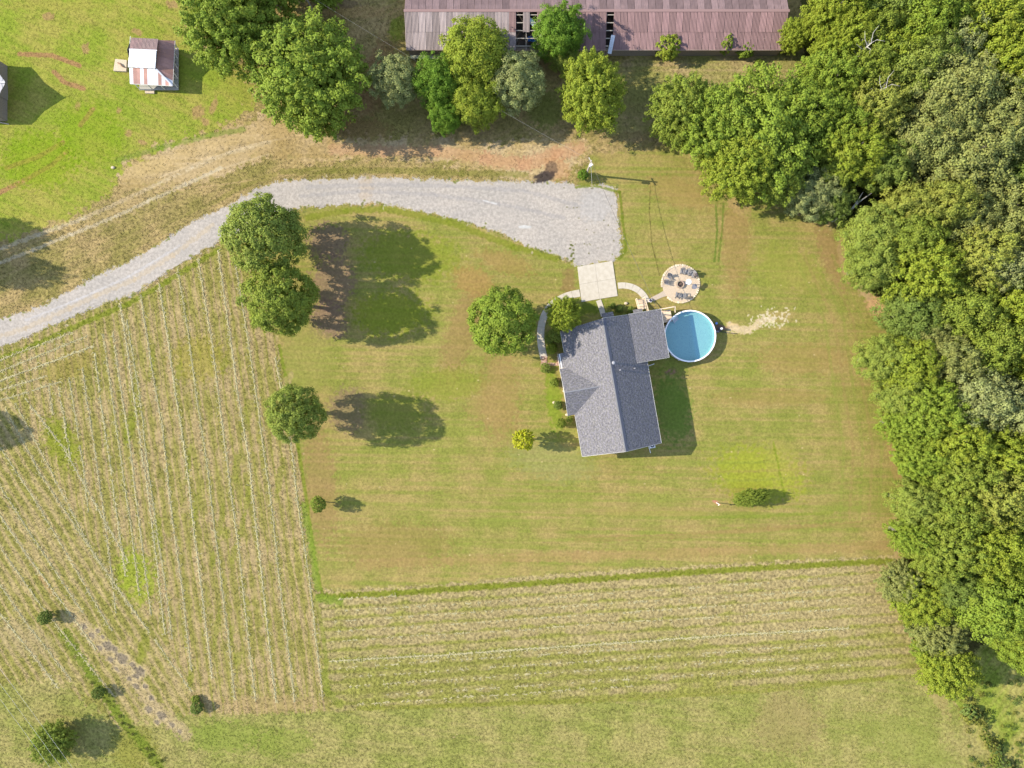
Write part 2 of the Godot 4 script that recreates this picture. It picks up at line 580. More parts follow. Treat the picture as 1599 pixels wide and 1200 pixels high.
	patch(1060, 560, 30, 26, 0.0, [140, 158, 66], 0.6)
	for i in 200:
		var q := rng.randi() % (DRIVE.size() / 2 - 4) + 2
		var a := Vector2(DRIVE[q * 2 - 2], DRIVE[q * 2 - 1]).lerp(Vector2(DRIVE[q * 2], DRIVE[q * 2 + 1]), rng.randf())
		patch(a.x + rng.randfn(0, 3.0), a.y + rng.randfn(0, 3.0), rng.randf_range(1.2, 4.0), rng.randf_range(1.0, 2.4), rng.randf() * 3.0, [136, 142, 76] if rng.randf() < 0.6 else [206, 190, 160], 0.8, 0.6)
	for i in 120:
		var t := rng.randf()
		patch(1206 + rng.randfn(0.0, 17.0), 500 + rng.randfn(0.0, 7.5) - 6.0 * t, rng.randf_range(1.2, 3.6), rng.randf_range(0.9, 2.2), rng.randf() * 3.1, [242, 226, 190], 0.8, 0.6)
	patch(1123, 512, 16, 6, 0.05, [150, 122, 108], 0.9, 0.4)
	# lush strips along the edge of the lawn
	streak([436, 540, 452, 620, 466, 700, 480, 790, 492, 880, 503, 926], 6, [128, 150, 40], 0.6)
	streak([474, 790, 486, 850, 496, 920], 13, [142, 162, 62], 0.8)
	streak([500, 932, 540, 930, 620, 926, 760, 916, 900, 906, 1100, 892, 1390, 876], 11, [136, 148, 44], 0.75)
	streak([498, 934, 530, 938], 16, [144, 166, 62], 0.8)
	streak([505, 1050, 512, 1080, 530, 1100], 14, [150, 160, 66], 0.6)
	streak([494, 940, 506, 1000, 512, 1080], 8, [150, 158, 66], 0.5)
	streak([0, 560, 60, 536, 130, 504, 200, 474, 260, 440, 340, 390], 10, [138, 152, 46], 0.7)
	streak([560, 1106, 900, 1096, 1200, 1078, 1400, 1058], 8, [150, 156, 58], 0.5)
	# bright regrowth in the west field
	patch(212, 900, 34, 50, -0.35, [166, 182, 58], 0.8, 0.6)
	patch(95, 690, 26, 50, -0.5, [148, 164, 44], 0.6)
	patch(310, 560, 50, 40, 0.0, [172, 166, 62], 0.5)
	patch(110, 570, 60, 24, -0.4, [170, 156, 76], 0.5)
	for i in 60:
		patch(rng.randf_range(200, 470), rng.randf_range(560, 1080), rng.randf_range(4, 9), rng.randf_range(5, 12), 0.1, [208, 182, 136], 0.5)
	for i in 26:
		patch(rng.randf_range(200, 460), rng.randf_range(560, 1060), rng.randf_range(4, 10), rng.randf_range(12, 40), 0.15, [150, 158, 58], 0.5)
	patch(420, 1100, 90, 16, 0.0, [200, 172, 124], 0.6)
	patch(40, 1000, 60, 30, 0.3, [196, 178, 128], 0.6)
	patch(350, 1150, 70, 30, 0.0, [150, 168, 70], 0.6)
	patch(440, 1160, 60, 24, 0.0, [146, 164, 66], 0.5)
	patch(210, 1170, 40, 40, 0.0, [158, 154, 66], 0.5)
	patch(1230, 1130, 60, 60, 0.0, [176, 158, 104], 0.5)
	patch(1460, 1080, 12, 50, -0.5, [214, 184, 130], 0.5)
	patch(1420, 1160, 90, 40, 0.5, [164, 172, 84], 0.5)
	# drying puddle bed down the swale
	var mud := [[131, 978, 8], [143, 992, 7], [152, 985, 6], [160, 995, 5], [168, 1008, 12], [177, 1013, 9], [156, 1012, 7], [190, 1028, 15], [206, 1038, 7], [218, 1048, 13], [212, 1056, 8], [226, 1072, 6], [172, 1030, 7], [232, 1108, 9], [252, 1118, 11], [245, 1128, 6], [268, 1132, 7], [280, 1142, 5], [236, 1090, 7], [212, 1072, 7], [202, 1060, 6], [182, 1045, 6]]
	streak([118, 966, 160, 1010, 210, 1062, 240, 1104, 290, 1148], 26, [204, 182, 136], 0.85)
	for p in mud:
		patch(p[0], p[1], p[2] + 2.0, p[2] * 0.72 + 2.0, 0.75, [222, 200, 150], 0.85, 0.5)
	for p in mud:
		patch(p[0], p[1], p[2] * 0.86, p[2] * 0.62, 0.75, [160, 146, 122], 0.95, 0.5)
	streak([100, 990, 140, 1050, 180, 1110, 220, 1160, 250, 1200], 20, [132, 148, 54], 0.85)
	streak([40, 850, 90, 925, 130, 970], 8, [208, 184, 130], 0.5)
	streak([62, 900, 84, 930], 8, [206, 168, 120], 0.6)
	# worn lines and dug spots in the upper meadow
	for s in [[30, 84, 80, 86, 124, 102], [84, 112, 100, 128, 130, 138], [0, 300, 40, 280, 80, 258, 104, 236], [10, 262, 60, 244, 98, 222], [125, 195, 145, 170]]:
		streak(s, 9, [186, 148, 98], 1.0, 0.45)
	for p in [[133, 75, 7, 12], [121, 165, 5, 8], [185, 172, 5, 6], [200, 208, 6, 8], [222, 222, 8, 4], [290, 40, 4, 12], [215, 50, 10, 6], [310, 175, 12, 12], [333, 165, 6, 16], [320, 190, 8, 6], [268, 6, 10, 8], [75, 25, 12, 8]]:
		patch(p[0], p[1], p[2], p[3], 0.3, [190, 158, 106], 0.85)
	patch(60, 250, 70, 50, 0.0, [140, 176, 26], 0.5)
	patch(140, 210, 60, 60, 0.0, [140, 174, 30], 0.4)
	streak([184, 250, 250, 230, 330, 210, 380, 202], 10, [132, 156, 62], 0.5)
	patch(90, 8, 110, 8, 0.0, [184, 178, 84], 0.6)
	# tan fines in the gravel, and ruts
	streak([-60, 545, 40, 512, 110, 480, 150, 462, 210, 436, 270, 398, 330, 352], 9, [222, 200, 166], 0.45, 1.2)
	streak([40, 500, 120, 468, 200, 432, 280, 384], 4, [226, 222, 220], 0.6, 1.2)
	patch(572, 292, 14, 26, 0.0, [214, 192, 164], 0.4)
	streak([470, 306, 560, 298, 680, 304, 780, 318, 880, 340], 7, [186, 181, 178], 0.45, 1.0)
	streak([480, 292, 580, 288, 700, 290, 820, 298, 900, 320], 7, [188, 183, 180], 0.45, 1.0)
	patch(820, 354, 13, 3, 0.0, [232, 232, 228], 0.8)
	streak([755, 313, 775, 318], 3, [236, 234, 230], 0.8)
	patch(930, 320, 30, 30, 0.0, [208, 204, 200], 0.5)
	for i in 22:
		patch(rng.randf_range(880, 965), rng.randf_range(292, 400), 1.2, 1.0, 0.0, [120, 118, 70], 0.8, 0.3)
	for i in 10:
		patch(rng.randf_range(888, 896), rng.randf_range(378, 408), 2.2, 1.6, 0.0, [110, 116, 60], 0.9, 0.5)
	# pale chips, mole casts and stones strewn over the lawn and fields
	for i in 130:
		patch(rng.randf_range(420, 1390), rng.randf_range(330, 1190), rng.randf_range(0.9, 2.2), rng.randf_range(0.8, 1.6), 0.0, [232, 206, 156], 0.7, 0.4)

# ------------------------------------------------------------------ gravel drive and concrete
func ragged(c: Array, step: float, jag: float, h: float) -> Array:
	var out := []
	var n := c.size() / 2
	for i in n:
		var a := Vector2(c[i * 2], c[i * 2 + 1])
		var b := Vector2(c[(i * 2 + 2) % c.size()], c[(i * 2 + 3) % c.size()])
		var k := maxi(1, int(a.distance_to(b) / step))
		for j in k:
			var p := a.lerp(b, float(j) / k) + Vector2(rng.randfn(0, jag), rng.randfn(0, jag))
			out.append(W(p.x, p.y) + Vector3(0, h, 0))
	return out

func build_driveway() -> void:
	var pts := ragged(DRIVE, 4.0, 0.9, 0.03)
	var m: StandardMaterial3D = mats["ground"].duplicate()
	m.heightmap_enabled = true
	m.heightmap_texture = ground_tex
	m.heightmap_scale = 3.0
	var flat := PackedVector2Array()
	for p in pts:
		flat.append(Vector2(p.x, p.z))
	var tri := Geometry2D.triangulate_polygon(flat)
	var st := st_new()
	for i in range(0, tri.size(), 3):
		var a: Vector3 = pts[tri[i]]
		var b: Vector3 = pts[tri[i + 1]]
		var c: Vector3 = pts[tri[i + 2]]
		for p in ([a, c, b] if (b - a).cross(c - a).y > 0 else [a, b, c]):
			st.set_uv(Vector2(p.x / GX + 0.5, p.z / GZ + 0.5))
			st.add_vertex(p)
	for i in pts.size():
		var a: Vector3 = pts[i]
		var b: Vector3 = pts[(i + 1) % pts.size()]
		for p in [a, b, b + Vector3(0, -0.06, 0), a, b + Vector3(0, -0.06, 0), a + Vector3(0, -0.06, 0)]:
			st.set_uv(Vector2(p.x / GX + 0.5, p.z / GZ + 0.5))
			st.add_vertex(p)
	struct("driveway", done(st), m, "pale gravel drive widening to a parking area")

# a walk of separately poured slabs
func walk(parent: Node3D, pts: Array, width: float, length: float, m: Material) -> void:
	var c := Curve3D.new()
	for i in range(0, pts.size(), 2):
		c.add_point(W(pts[i], pts[i + 1]))
	for i in range(1, c.point_count - 1):
		var d := (c.get_point_position(i + 1) - c.get_point_position(i - 1)) / 6.0
		c.set_point_in(i, -d)
		c.set_point_out(i, d)
	var total := c.get_baked_length()
	var n := maxi(1, roundi(total / length))
	for i in n:
		var l := []
		var r := []
		for k in 4:
			var s := total * (i + 0.012 + (k / 3.0) * 0.976) / n
			var p := c.sample_baked(s, true)
			var d := (c.sample_baked(minf(s + 0.05, total), true) - c.sample_baked(maxf(s - 0.05, 0.0), true)).normalized()
			var x := d.cross(Vector3.UP).normalized()
			l.append(p + x * width * 0.5 + Vector3(0, 0.07, 0))
			r.append(p - x * width * 0.5 + Vector3(0, 0.07, 0))
		r.reverse()
		part("slab", slab(l + r, 0.12), m, parent)

func build_concrete() -> void:
	var conc := worn("concrete", 51, 0.02, Color(0.36, 0.32, 0.255), Color(0.44, 0.40, 0.33), 0.12, 0.9, 0.0, 0.3)
	var pad := Node3D.new()
	pad.name = "concrete_pavement"
	add_child(pad)
	tag(pad, "cream concrete pad between the gravel and the house", "", "", "structure")
	var c := [Vector2(902, 417), Vector2(957, 407.5), Vector2(965, 462.5), Vector2(908.5, 472)]
	for i in 2:
		for j in 2:
			var q := []
			for s in [[0, 0], [1, 0], [1, 1], [0, 1]]:
				var a := (i + (0.004 if s[0] == 0 else 0.996)) / 2.0
				var b := (j + (0.004 if s[1] == 0 else 0.996)) / 2.0
				var p := (c[0] as Vector2).lerp(c[1], a).lerp((c[3] as Vector2).lerp(c[2], a), b)
				q.append(W(p.x, p.y) + Vector3(0, 0.09, 0))
			part("slab", slab(q, 0.14), conc, pad)
	var walks := [["path", [965.5, 446.5, 974, 446, 984, 447.5, 994, 451.5, 1002, 457.5, 1008, 465, 1011, 473], 0.95, "curved concrete path from the pad to the wooden stairs"], ["path", [906, 458, 893, 460.5, 880, 465, 866, 473.5, 855, 485, 848, 500, 845, 517, 845.5, 538, 850, 560], 1.12, "curved concrete path round the bushy tree to the porch"], ["path", [935, 469, 939, 480, 943, 494], 0.8, "short straight concrete path from pad to house"]]
	for w in walks:
		var o := Node3D.new()
		o.name = numbered(w[0])
		add_child(o)
		tag(o, w[3], "", "", "structure")
		walk(o, w[1], w[2], 1.25, conc)
	# brick landing at the porch
	var br := Node3D.new()
	br.name = "brick_pavement"
	add_child(br)
	tag(br, "red brick landing where the left path meets the porch", "", "", "structure")
	var reds := [mat(0.34, 0.17, 0.12), mat(0.40, 0.24, 0.17), mat(0.30, 0.20, 0.16), mat(0.45, 0.32, 0.24)]
	var bm := box_mesh(Vector3(0.21, 0.07, 0.10))
	for i in 14:
		for k in 13:
			if (k < 9 and i > 3 and i < 11) or rng.randf() < 0.04:
				continue
			var p := W(846, 557) + Vector3(i * 0.225 + (0.11 if k % 2 else 0.0), 0.05 + rng.randf() * 0.012, k * 0.115)
			part("brick", bm, reds[rng.randi() % 4], br, Transform3D(Basis(Vector3.UP, 0.12 + rng.randfn(0, 0.03)), p))

# ------------------------------------------------------------------ house
func shingle_tex() -> ImageTexture:
	var n := 512
	var im := Image.create(n, n, false, Image.FORMAT_RGB8)
	var r := RandomNumberGenerator.new()
	r.seed = 77
	for row in 28:
		var y0 := row * n / 28
		var y1 := (row + 1) * n / 28
		var x := -r.randi_range(0, 30)
		while x < n:
			var w := r.randi_range(14, 40)
			var g := r.randf_range(0.51, 0.60)
			var hue := r.randf_range(0.98, 1.06)
			im.fill_rect(Rect2i(x, y0, w, y1 - y0), Color(g, g, g * hue))
			im.fill_rect(Rect2i(x, y0, 1, y1 - y0), Color(g * 0.7, g * 0.7, g * 0.7))
			x += w
		im.fill_rect(Rect2i(0, y1 - 3, n, 3), Color(0.32, 0.32, 0.34))
	for i in 40000:
		var p := Vector2i(r.randi() % n, r.randi() % n)
		var c := im.get_pixelv(p) * r.randf_range(0.9, 1.1)
		im.set_pixelv(p, Color(c.r, c.g, c.b))
	return ImageTexture.create_from_image(im)

const EL := 3.45   # eaves
const RH := 6.45   # ridge

func build_house() -> void:
	var a := deg_to_rad(9.85)
	var hs := thing("house", "single storey house with grey shingle gable roofs and white trim", "house", Vector3(16.7, 0.35, 9.87), a)
	var sh := StandardMaterial3D.new()
	sh.albedo_texture = shingle_tex()
	sh.albedo_color = Color(0.84, 0.81, 0.79).linear_to_srgb()
	sh.roughness = 0.95
	sh.metallic_specular = 0.2
	sh.detail_enabled = true
	sh.detail_blend_mode = BaseMaterial3D.BLEND_MODE_MUL
	sh.detail_albedo = noise_tex(61, 0.02, Color(0.72, 0.72, 0.74), Color(1, 1, 1))
	sh.heightmap_enabled = true
	sh.heightmap_texture = sh.albedo_texture
	sh.heightmap_scale = 1.5
	var white := mat(0.60, 0.59, 0.57, 0.6)
	var siding := worn("siding", 62, 0.05, Color(0.50, 0.46, 0.40), Color(0.56, 0.52, 0.46), 0.2, 0.8)
	var L := 19.8
	var s := 0.5
	# local: x across (right), z towards the front gable (south); t = -z along the ridge
	var H := func(x: float) -> float: return RH - s * absf(x)
	var Pm := func(x: float, t: float) -> Vector3: return Vector3(x, RH - s * absf(x), -t)
	var z1 := Vector3(0, 0, 1)
	var down_r := Vector3(1, -s, 0).normalized()
	var down_l := Vector3(-1, -s, 0).normalized()
	var rf := 1.0 / 4.0
	var rr := part("roof_right", slab([Pm.call(0.0, 0.0), Pm.call(5.88, 0.0), Pm.call(5.88, L), Pm.call(0.0, L)], 0.16, z1, down_r, rf), sh, hs)
	# left slope, cut round the cross gable
	part("roof_left", slab([Pm.call(0.0, 0.0), Pm.call(0.0, L), Pm.call(-6.2, L - 0.6), Pm.call(-6.2, 15.9), Pm.call(-7.15, 15.9), Pm.call(-7.15, 13.75), Pm.call(-6.2, 13.6), Pm.call(-2.15, 10.0), Pm.call(-6.2, 6.4), Pm.call(-6.2, 0.0)], 0.16, z1, down_l, rf), sh, hs)
	var gh := 5.375
	var gs := (gh - 3.35) / 3.6
	var down_s := Vector3(0, -gs, 1).normalized()
	var down_n := Vector3(0, -gs, -1).normalized()
	part("gable_roof", slab([Vector3(-2.15, gh, -10), Vector3(-7.3, gh, -10), Vector3(-7.3, 3.35, -6.4), Vector3(-6.2, 3.35, -6.4)], 0.14, Vector3.RIGHT, down_s, rf), sh, hs)
	part("gable_roof", slab([Vector3(-2.15, gh, -10), Vector3(-6.2, 3.35, -13.6), Vector3(-7.3, 3.35, -13.6), Vector3(-7.3, gh, -10)], 0.14, Vector3.RIGHT, down_n, rf), sh, hs)
	# nearly flat roof over the deck
	var pt := func(x: float, t: float) -> Vector3: return Vector3(x, 4.42 - (x - 4.15) * 0.14, -t)
	part("porch_roof", slab([pt.call(4.15, 12.5), pt.call(9.2, 12.5), pt.call(9.2, 19.85), pt.call(4.15, 19.85)], 0.14, z1, Vector3.RIGHT, rf), sh, hs)
	# small canopy over the entry at the pad
	part("entry_roof", slab([Vector3(0.3, 3.9, -L - 0.9), Vector3(2.0, 3.9, -L - 0.9), Vector3(2.0, 4.5, -L + 0.2), Vector3(0.3, 4.5, -L + 0.2)], 0.12, Vector3.RIGHT, z1, rf), sh, hs)
	part("entry_roof", slab([Vector3(5.2, 2.9, -L - 0.7), Vector3(6.6, 2.9, -L - 0.7), Vector3(6.6, 3.2, -L + 0.3), Vector3(5.2, 3.2, -L + 0.3)], 0.1, Vector3.RIGHT, z1, rf), sh, hs)
	# ridge caps; the right strip carries painted shade beside the ridge
	var dark := mat(0.085, 0.09, 0.115, 0.9)
	var st := st_new()
	quad(st, Vector3(-0.02, RH + 0.03, 0.02), Vector3(0.36, RH - 0.155, 0.02), Vector3(0.36, RH - 0.155, -L - 0.02), Vector3(-0.02, RH + 0.03, -L - 0.02))
	part("ridge_cap", done(st), dark, hs)
	st = st_new()
	quad(st, Vector3(-0.18, RH - 0.055, 0.02), Vector3(-0.02, RH + 0.03, 0.02), Vector3(-0.02, RH + 0.03, -L - 0.02), Vector3(-0.18, RH - 0.055, -L - 0.02))
	part("ridge_cap", done(st), mat(0.10, 0.104, 0.118, 0.9), hs)
	part("ridge_cap", beam_mesh(Vector3(-2.2, gh + 0.005, -10), Vector3(-7.32, gh + 0.005, -10), 0.16, 0.03), mat(0.15, 0.155, 0.17, 0.9), hs)
	# white edges
	var edges := [[Vector3(5.9, H.call(5.88) - 0.06, 0.0), Vector3(5.9, H.call(5.88) - 0.06, -12.5)], [Vector3(-6.22, H.call(6.2) - 0.06, 0.0), Vector3(-6.22, H.call(6.2) - 0.06, -6.4)], [Vector3(-6.22, H.call(6.2) - 0.06, -15.9), Vector3(-6.22, H.call(6.2) - 0.06, -L + 0.6)], [Vector3(-7.17, H.call(7.15) - 0.06, -13.75), Vector3(-7.17, H.call(7.15) - 0.06, -15.9)],
		[Vector3(0.0, RH - 0.06, 0.03), Vector3(5.9, H.call(5.9) - 0.06, 0.03)], [Vector3(0.0, RH - 0.06, 0.03), Vector3(-6.2, H.call(6.2) - 0.06, 0.03)], [Vector3(0.0, RH - 0.06, -L - 0.03), Vector3(4.2, H.call(4.2) - 0.06, -L - 0.03)], [Vector3(9.22, 3.64, -12.5), Vector3(9.22, 3.64, -19.85)], [Vector3(4.2, 4.34, -12.47), Vector3(9.2, 3.64, -12.47)], [Vector3(4.2, 4.34, -19.88), Vector3(9.2, 3.64, -19.88)],
		[Vector3(-7.32, gh - 0.06, -10), Vector3(-7.32, 3.28, -6.4)], [Vector3(-7.32, gh - 0.06, -10), Vector3(-7.32, 3.28, -13.6)]]
	for e in edges:
		part("fascia", beam_mesh(e[0], e[1], 0.025, 0.17), white, hs)
	# walls: thick panels under the eaves
	var x0 := -5.75
	var x1 := 5.45
	var gable := func(z: float, xa: float, xb: float) -> ArrayMesh:
		var g := st_new()
		var q := [Vector3(xa, 0, z), Vector3(xb, 0, z), Vector3(xb, RH - s * absf(xb) - 0.18, z), Vector3(0, RH - 0.18, z), Vector3(xa, RH - s * absf(xa) - 0.18, z)]
		var d := Vector3(0, 0, -0.15)
		for k in [0.0, 1.0]:
			var w := []
			for p in q:
				w.append(p + d * k)
			for k2 in range(1, 4):
				if k == 0.0:
					g.add_vertex(w[0]); g.add_vertex(w[k2 + 1]); g.add_vertex(w[k2])
				else:
					g.add_vertex(w[0]); g.add_vertex(w[k2]); g.add_vertex(w[k2 + 1])
		for k in 5:
			var p: Vector3 = q[k]
			var p2: Vector3 = q[(k + 1) % 5]
			quad(g, p + d, p2 + d, p2, p)
		return done(g)
	part("wall", gable.call(-0.4, x0, x1), siding, hs)
	part("wall", gable.call(-L + 0.55, x0, x1), siding, hs)
	var el := RH - s * 5.6 - 0.2
	part("wall", box_mesh(Vector3(0.15, el, L - 1.3)), siding, hs, Transform3D(Basis(), Vector3(x1 - 0.075, el / 2, -L / 2)))
	part("wall", box_mesh(Vector3(0.15, el, L - 1.3)), siding, hs, Transform3D(Basis(), Vector3(x0 + 0.075, el / 2, -L / 2)))
	part("foundation", box_mesh(Vector3(x1 - x0 - 0.1, 0.36, L - 1.2)), mat(0.3, 0.29, 0.27), hs, Transform3D(Basis(), Vector3((x0 + x1) / 2, -0.18, -L / 2)))
	# front porch under the cross gable
	part("porch_floor", box_mesh(Vector3(1.25, 0.7, 9.0)), mat(0.40, 0.37, 0.32), hs, Transform3D(Basis(), Vector3(-6.42, 0.05, -11.1)))
	for t in [6.7, 9.0, 11.0, 13.4, 15.6]:
		part("porch_post", box_mesh(Vector3(0.14, 2.5, 0.14)), white, hs, Transform3D(Basis(), Vector3(-6.92, 1.62, -t)))
	st = st_new()
	for q in [[Vector3(-7.1, gh - 0.2, -10), Vector3(-7.1, 3.2, -6.6), Vector3(-7.1, 3.2, -13.4)]]:
		st.add_vertex(q[0]); st.add_vertex(q[1]); st.add_vertex(q[2])
		st.add_vertex(q[0] + Vector3(0.1, 0, 0)); st.add_vertex(q[2] + Vector3(0.1, 0, 0)); st.add_vertex(q[1] + Vector3(0.1, 0, 0))
	part("gable_wall", done(st), siding, hs)
	part("porch_beam", box_mesh(Vector3(0.16, 0.25, 9.3)), white, hs, Transform3D(Basis(), Vector3(-6.92, 2.93, -11.15)))
	# openings
	var glass := mat(0.03, 0.04, 0.05, 0.1)
	for w in [[x1 + 0.02, 2.5, 0], [x1 + 0.02, 6.0, 0], [x1 + 0.02, 9.5, 0], [x0 - 0.02, 2.5, 0], [x0 - 0.02, 8.0, 0], [x0 - 0.02, 14.5, 0], [x0 - 0.02, 17.5, 0]]:
		var wi := part("window", box_mesh(Vector3(0.06, 1.45, 1.1)), white, hs, Transform3D(Basis(), Vector3(w[0], 1.75, -w[1])))
		part("pane", box_mesh(Vector3(0.02, 1.25, 0.9)), glass, wi, Transform3D(Basis(), Vector3(0.035 * signf(w[0]), 0, 0)))
	for w in [[-3.0, -0.38], [2.5, -0.38], [-3.0, -L + 0.38]]:
		var wi := part("window", box_mesh(Vector3(1.1, 1.45, 0.06)), white, hs, Transform3D(Basis(), Vector3(w[0], 1.75, w[1])))
		part("pane", box_mesh(Vector3(0.9, 1.25, 0.02)), glass, wi, Transform3D(Basis(), Vector3(0, 0, 0.035 if w[1] > -5 else -0.035)))
	var dr := part("door", box_mesh(Vector3(0.06, 2.1, 0.95)), mat(0.25, 0.05, 0.04, 0.5), hs, Transform3D(Basis(), Vector3(x0 - 0.02, 1.45, -11.3)))
	part("handle", box_mesh(Vector3(0.06, 0.05, 0.12)), mat(0.6, 0.5, 0.3, 0.3, 1.0), dr, Transform3D(Basis(), Vector3(-0.05, 0, 0.35)))
	part("door", box_mesh(Vector3(0.95, 2.1, 0.06)), white, hs, Transform3D(Basis(), Vector3(1.15, 1.3, -L + 0.38)))
	# pipes through the roof
	var galv := mat(0.55, 0.56, 0.58, 0.4, 0.6)
	var vent := part("roof_vent", cyl(0.14, 0.55, 14), galv, hs, Transform3D(Basis(), Vector3(0.36, RH + 0.05, -13.1)))
	var dome := SphereMesh.new()
	dome.radius = 0.27
	dome.height = 0.40
	dome.radial_segments = 16
	dome.rings = 8
	part("cap", dome, mat(0.22, 0.225, 0.25, 0.6), vent, Transform3D(Basis(), Vector3(0, 0.38, 0)))
	for p in [[1.2, 11.9, 0.11, 0.6], [3.55, 11.75, 0.09, 0.5]]:
		part("vent_pipe", cyl(p[2], p[3] + 0.3, 10), mat(0.2, 0.2, 0.22, 0.6), hs, Transform3D(Basis(), Vector3(p[0], H.call(p[0]) + p[3] / 2, -p[1])))
	part("vent_pipe", cyl(0.06, 0.25, 8), mat(0.06, 0.06, 0.07, 0.6), hs, Transform3D(Basis(), Vector3(-3.9, H.call(3.9) + 0.05, -4.2)))
	part("downspout", beam_mesh(Vector3(6.0, 0.12, -11.6), Vector3(7.6, 0.06, -11.9), 0.1, 0.08), white, hs)
	part("downspout", beam_mesh(Vector3(6.0, 0.12, -11.6), Vector3(5.95, 3.3, -11.6), 0.08, 0.08), white, hs)
	for t in [13.0, 16.2, 19.5]:
		part("porch_post", box_mesh(Vector3(0.14, 3.85, 0.14)), mat(0.5, 0.4, 0.28), hs, Transform3D(Basis(), Vector3(9.0, 1.6, -t)))
	# heat pump by the front gable
	var ac := thing("air_conditioner", "round-fan white air conditioner unit beside the lower gable wall", "air conditioner", W(1017.5, 695, 0.0), a)
	part("cabinet", box_mesh(Vector3(0.85, 0.8, 0.85)), mat(0.62, 0.62, 0.64, 0.5), ac, Transform3D(Basis(), Vector3(0, 0.45, 0)))
	part("fan_guard", cyl(0.34, 0.04, 20), mat(0.05, 0.05, 0.06, 0.5), ac, Transform3D(Basis(), Vector3(0, 0.872, 0)))
	part("fan_hub", cyl(0.12, 0.04, 12), mat(0.6, 0.6, 0.65, 0.4), ac, Transform3D(Basis(), Vector3(0, 0.912, 0)))
	part("base_pad", box_mesh(Vector3(1.0, 0.06, 1.0)), mat(0.4, 0.39, 0.36), ac, Transform3D(Basis(), Vector3(0, 0.03, 0)))
	var hose := part("drain_pipe", beam_mesh(W(1013.5, 697, 0.06), W(1016.5, 708, 0.06), 0.09, 0.07), mat(0.66, 0.64, 0.6))
	tag(hose, "white drain pipe lying on the grass below the air conditioner", "pipe")

# ------------------------------------------------------------------ barn with the long red roof
# one corrugated sheet between two edges of a slope: origin at its upper left, x across, y along the slope
func sheet_mesh(w: float, l: float, ribs: int, depth := 0.04) -> ArrayMesh:
	var st := st_new()
	var prev := Vector2.ZERO
	var n := ribs * 2
	for i in range(1, n + 1):
		var p := Vector2(w * i / n, depth if i % 2 else 0.0)
		quad(st, Vector3(prev.x, prev.y, 0), Vector3(prev.x, prev.y, l), Vector3(p.x, p.y, l), Vector3(p.x, p.y, 0))
		prev = p
	return done(st)

# lays sheets down a slope: from a along to b (upper edge), down to d (lower edge under a)
func lay(parent: Node, called: String, a: Vector3, b: Vector3, d: Vector3, n: int, ribs: int, pick: Callable, skip: Callable, lift := 0.0) -> void:
	var across := b - a
	var x := across.normalized()
	var along := d - a
	var z := along.normalized()
	var y := z.cross(x).normalized()
	var w := across.length() / n
	var m := sheet_mesh(w * 0.97, along.length(), ribs)
	for i in n:
		if skip.call(i):
			continue
		var o := a + x * (w * i) + y * (lift + rng.randf() * 0.018)
		var bs := Basis(x, y, z) * Basis(Vector3.UP, rng.randfn(0, 0.004)) * Basis(Vector3.FORWARD, rng.randfn(0, 0.006))
		part(called, m, pick.call(i), parent, Transform3D(bs, o))

func rust_mat(key: String, seed_: int, base: Color, low: Color, metal := 0.15, rough := 0.65) -> StandardMaterial3D:
	var m := worn(key, seed_, 0.012, low, base, 0.11, rough, metal)
	if key.begins_with("b"):
		m.uv1_scale = Vector3(0.9, 0.12, 0.10)
	return m

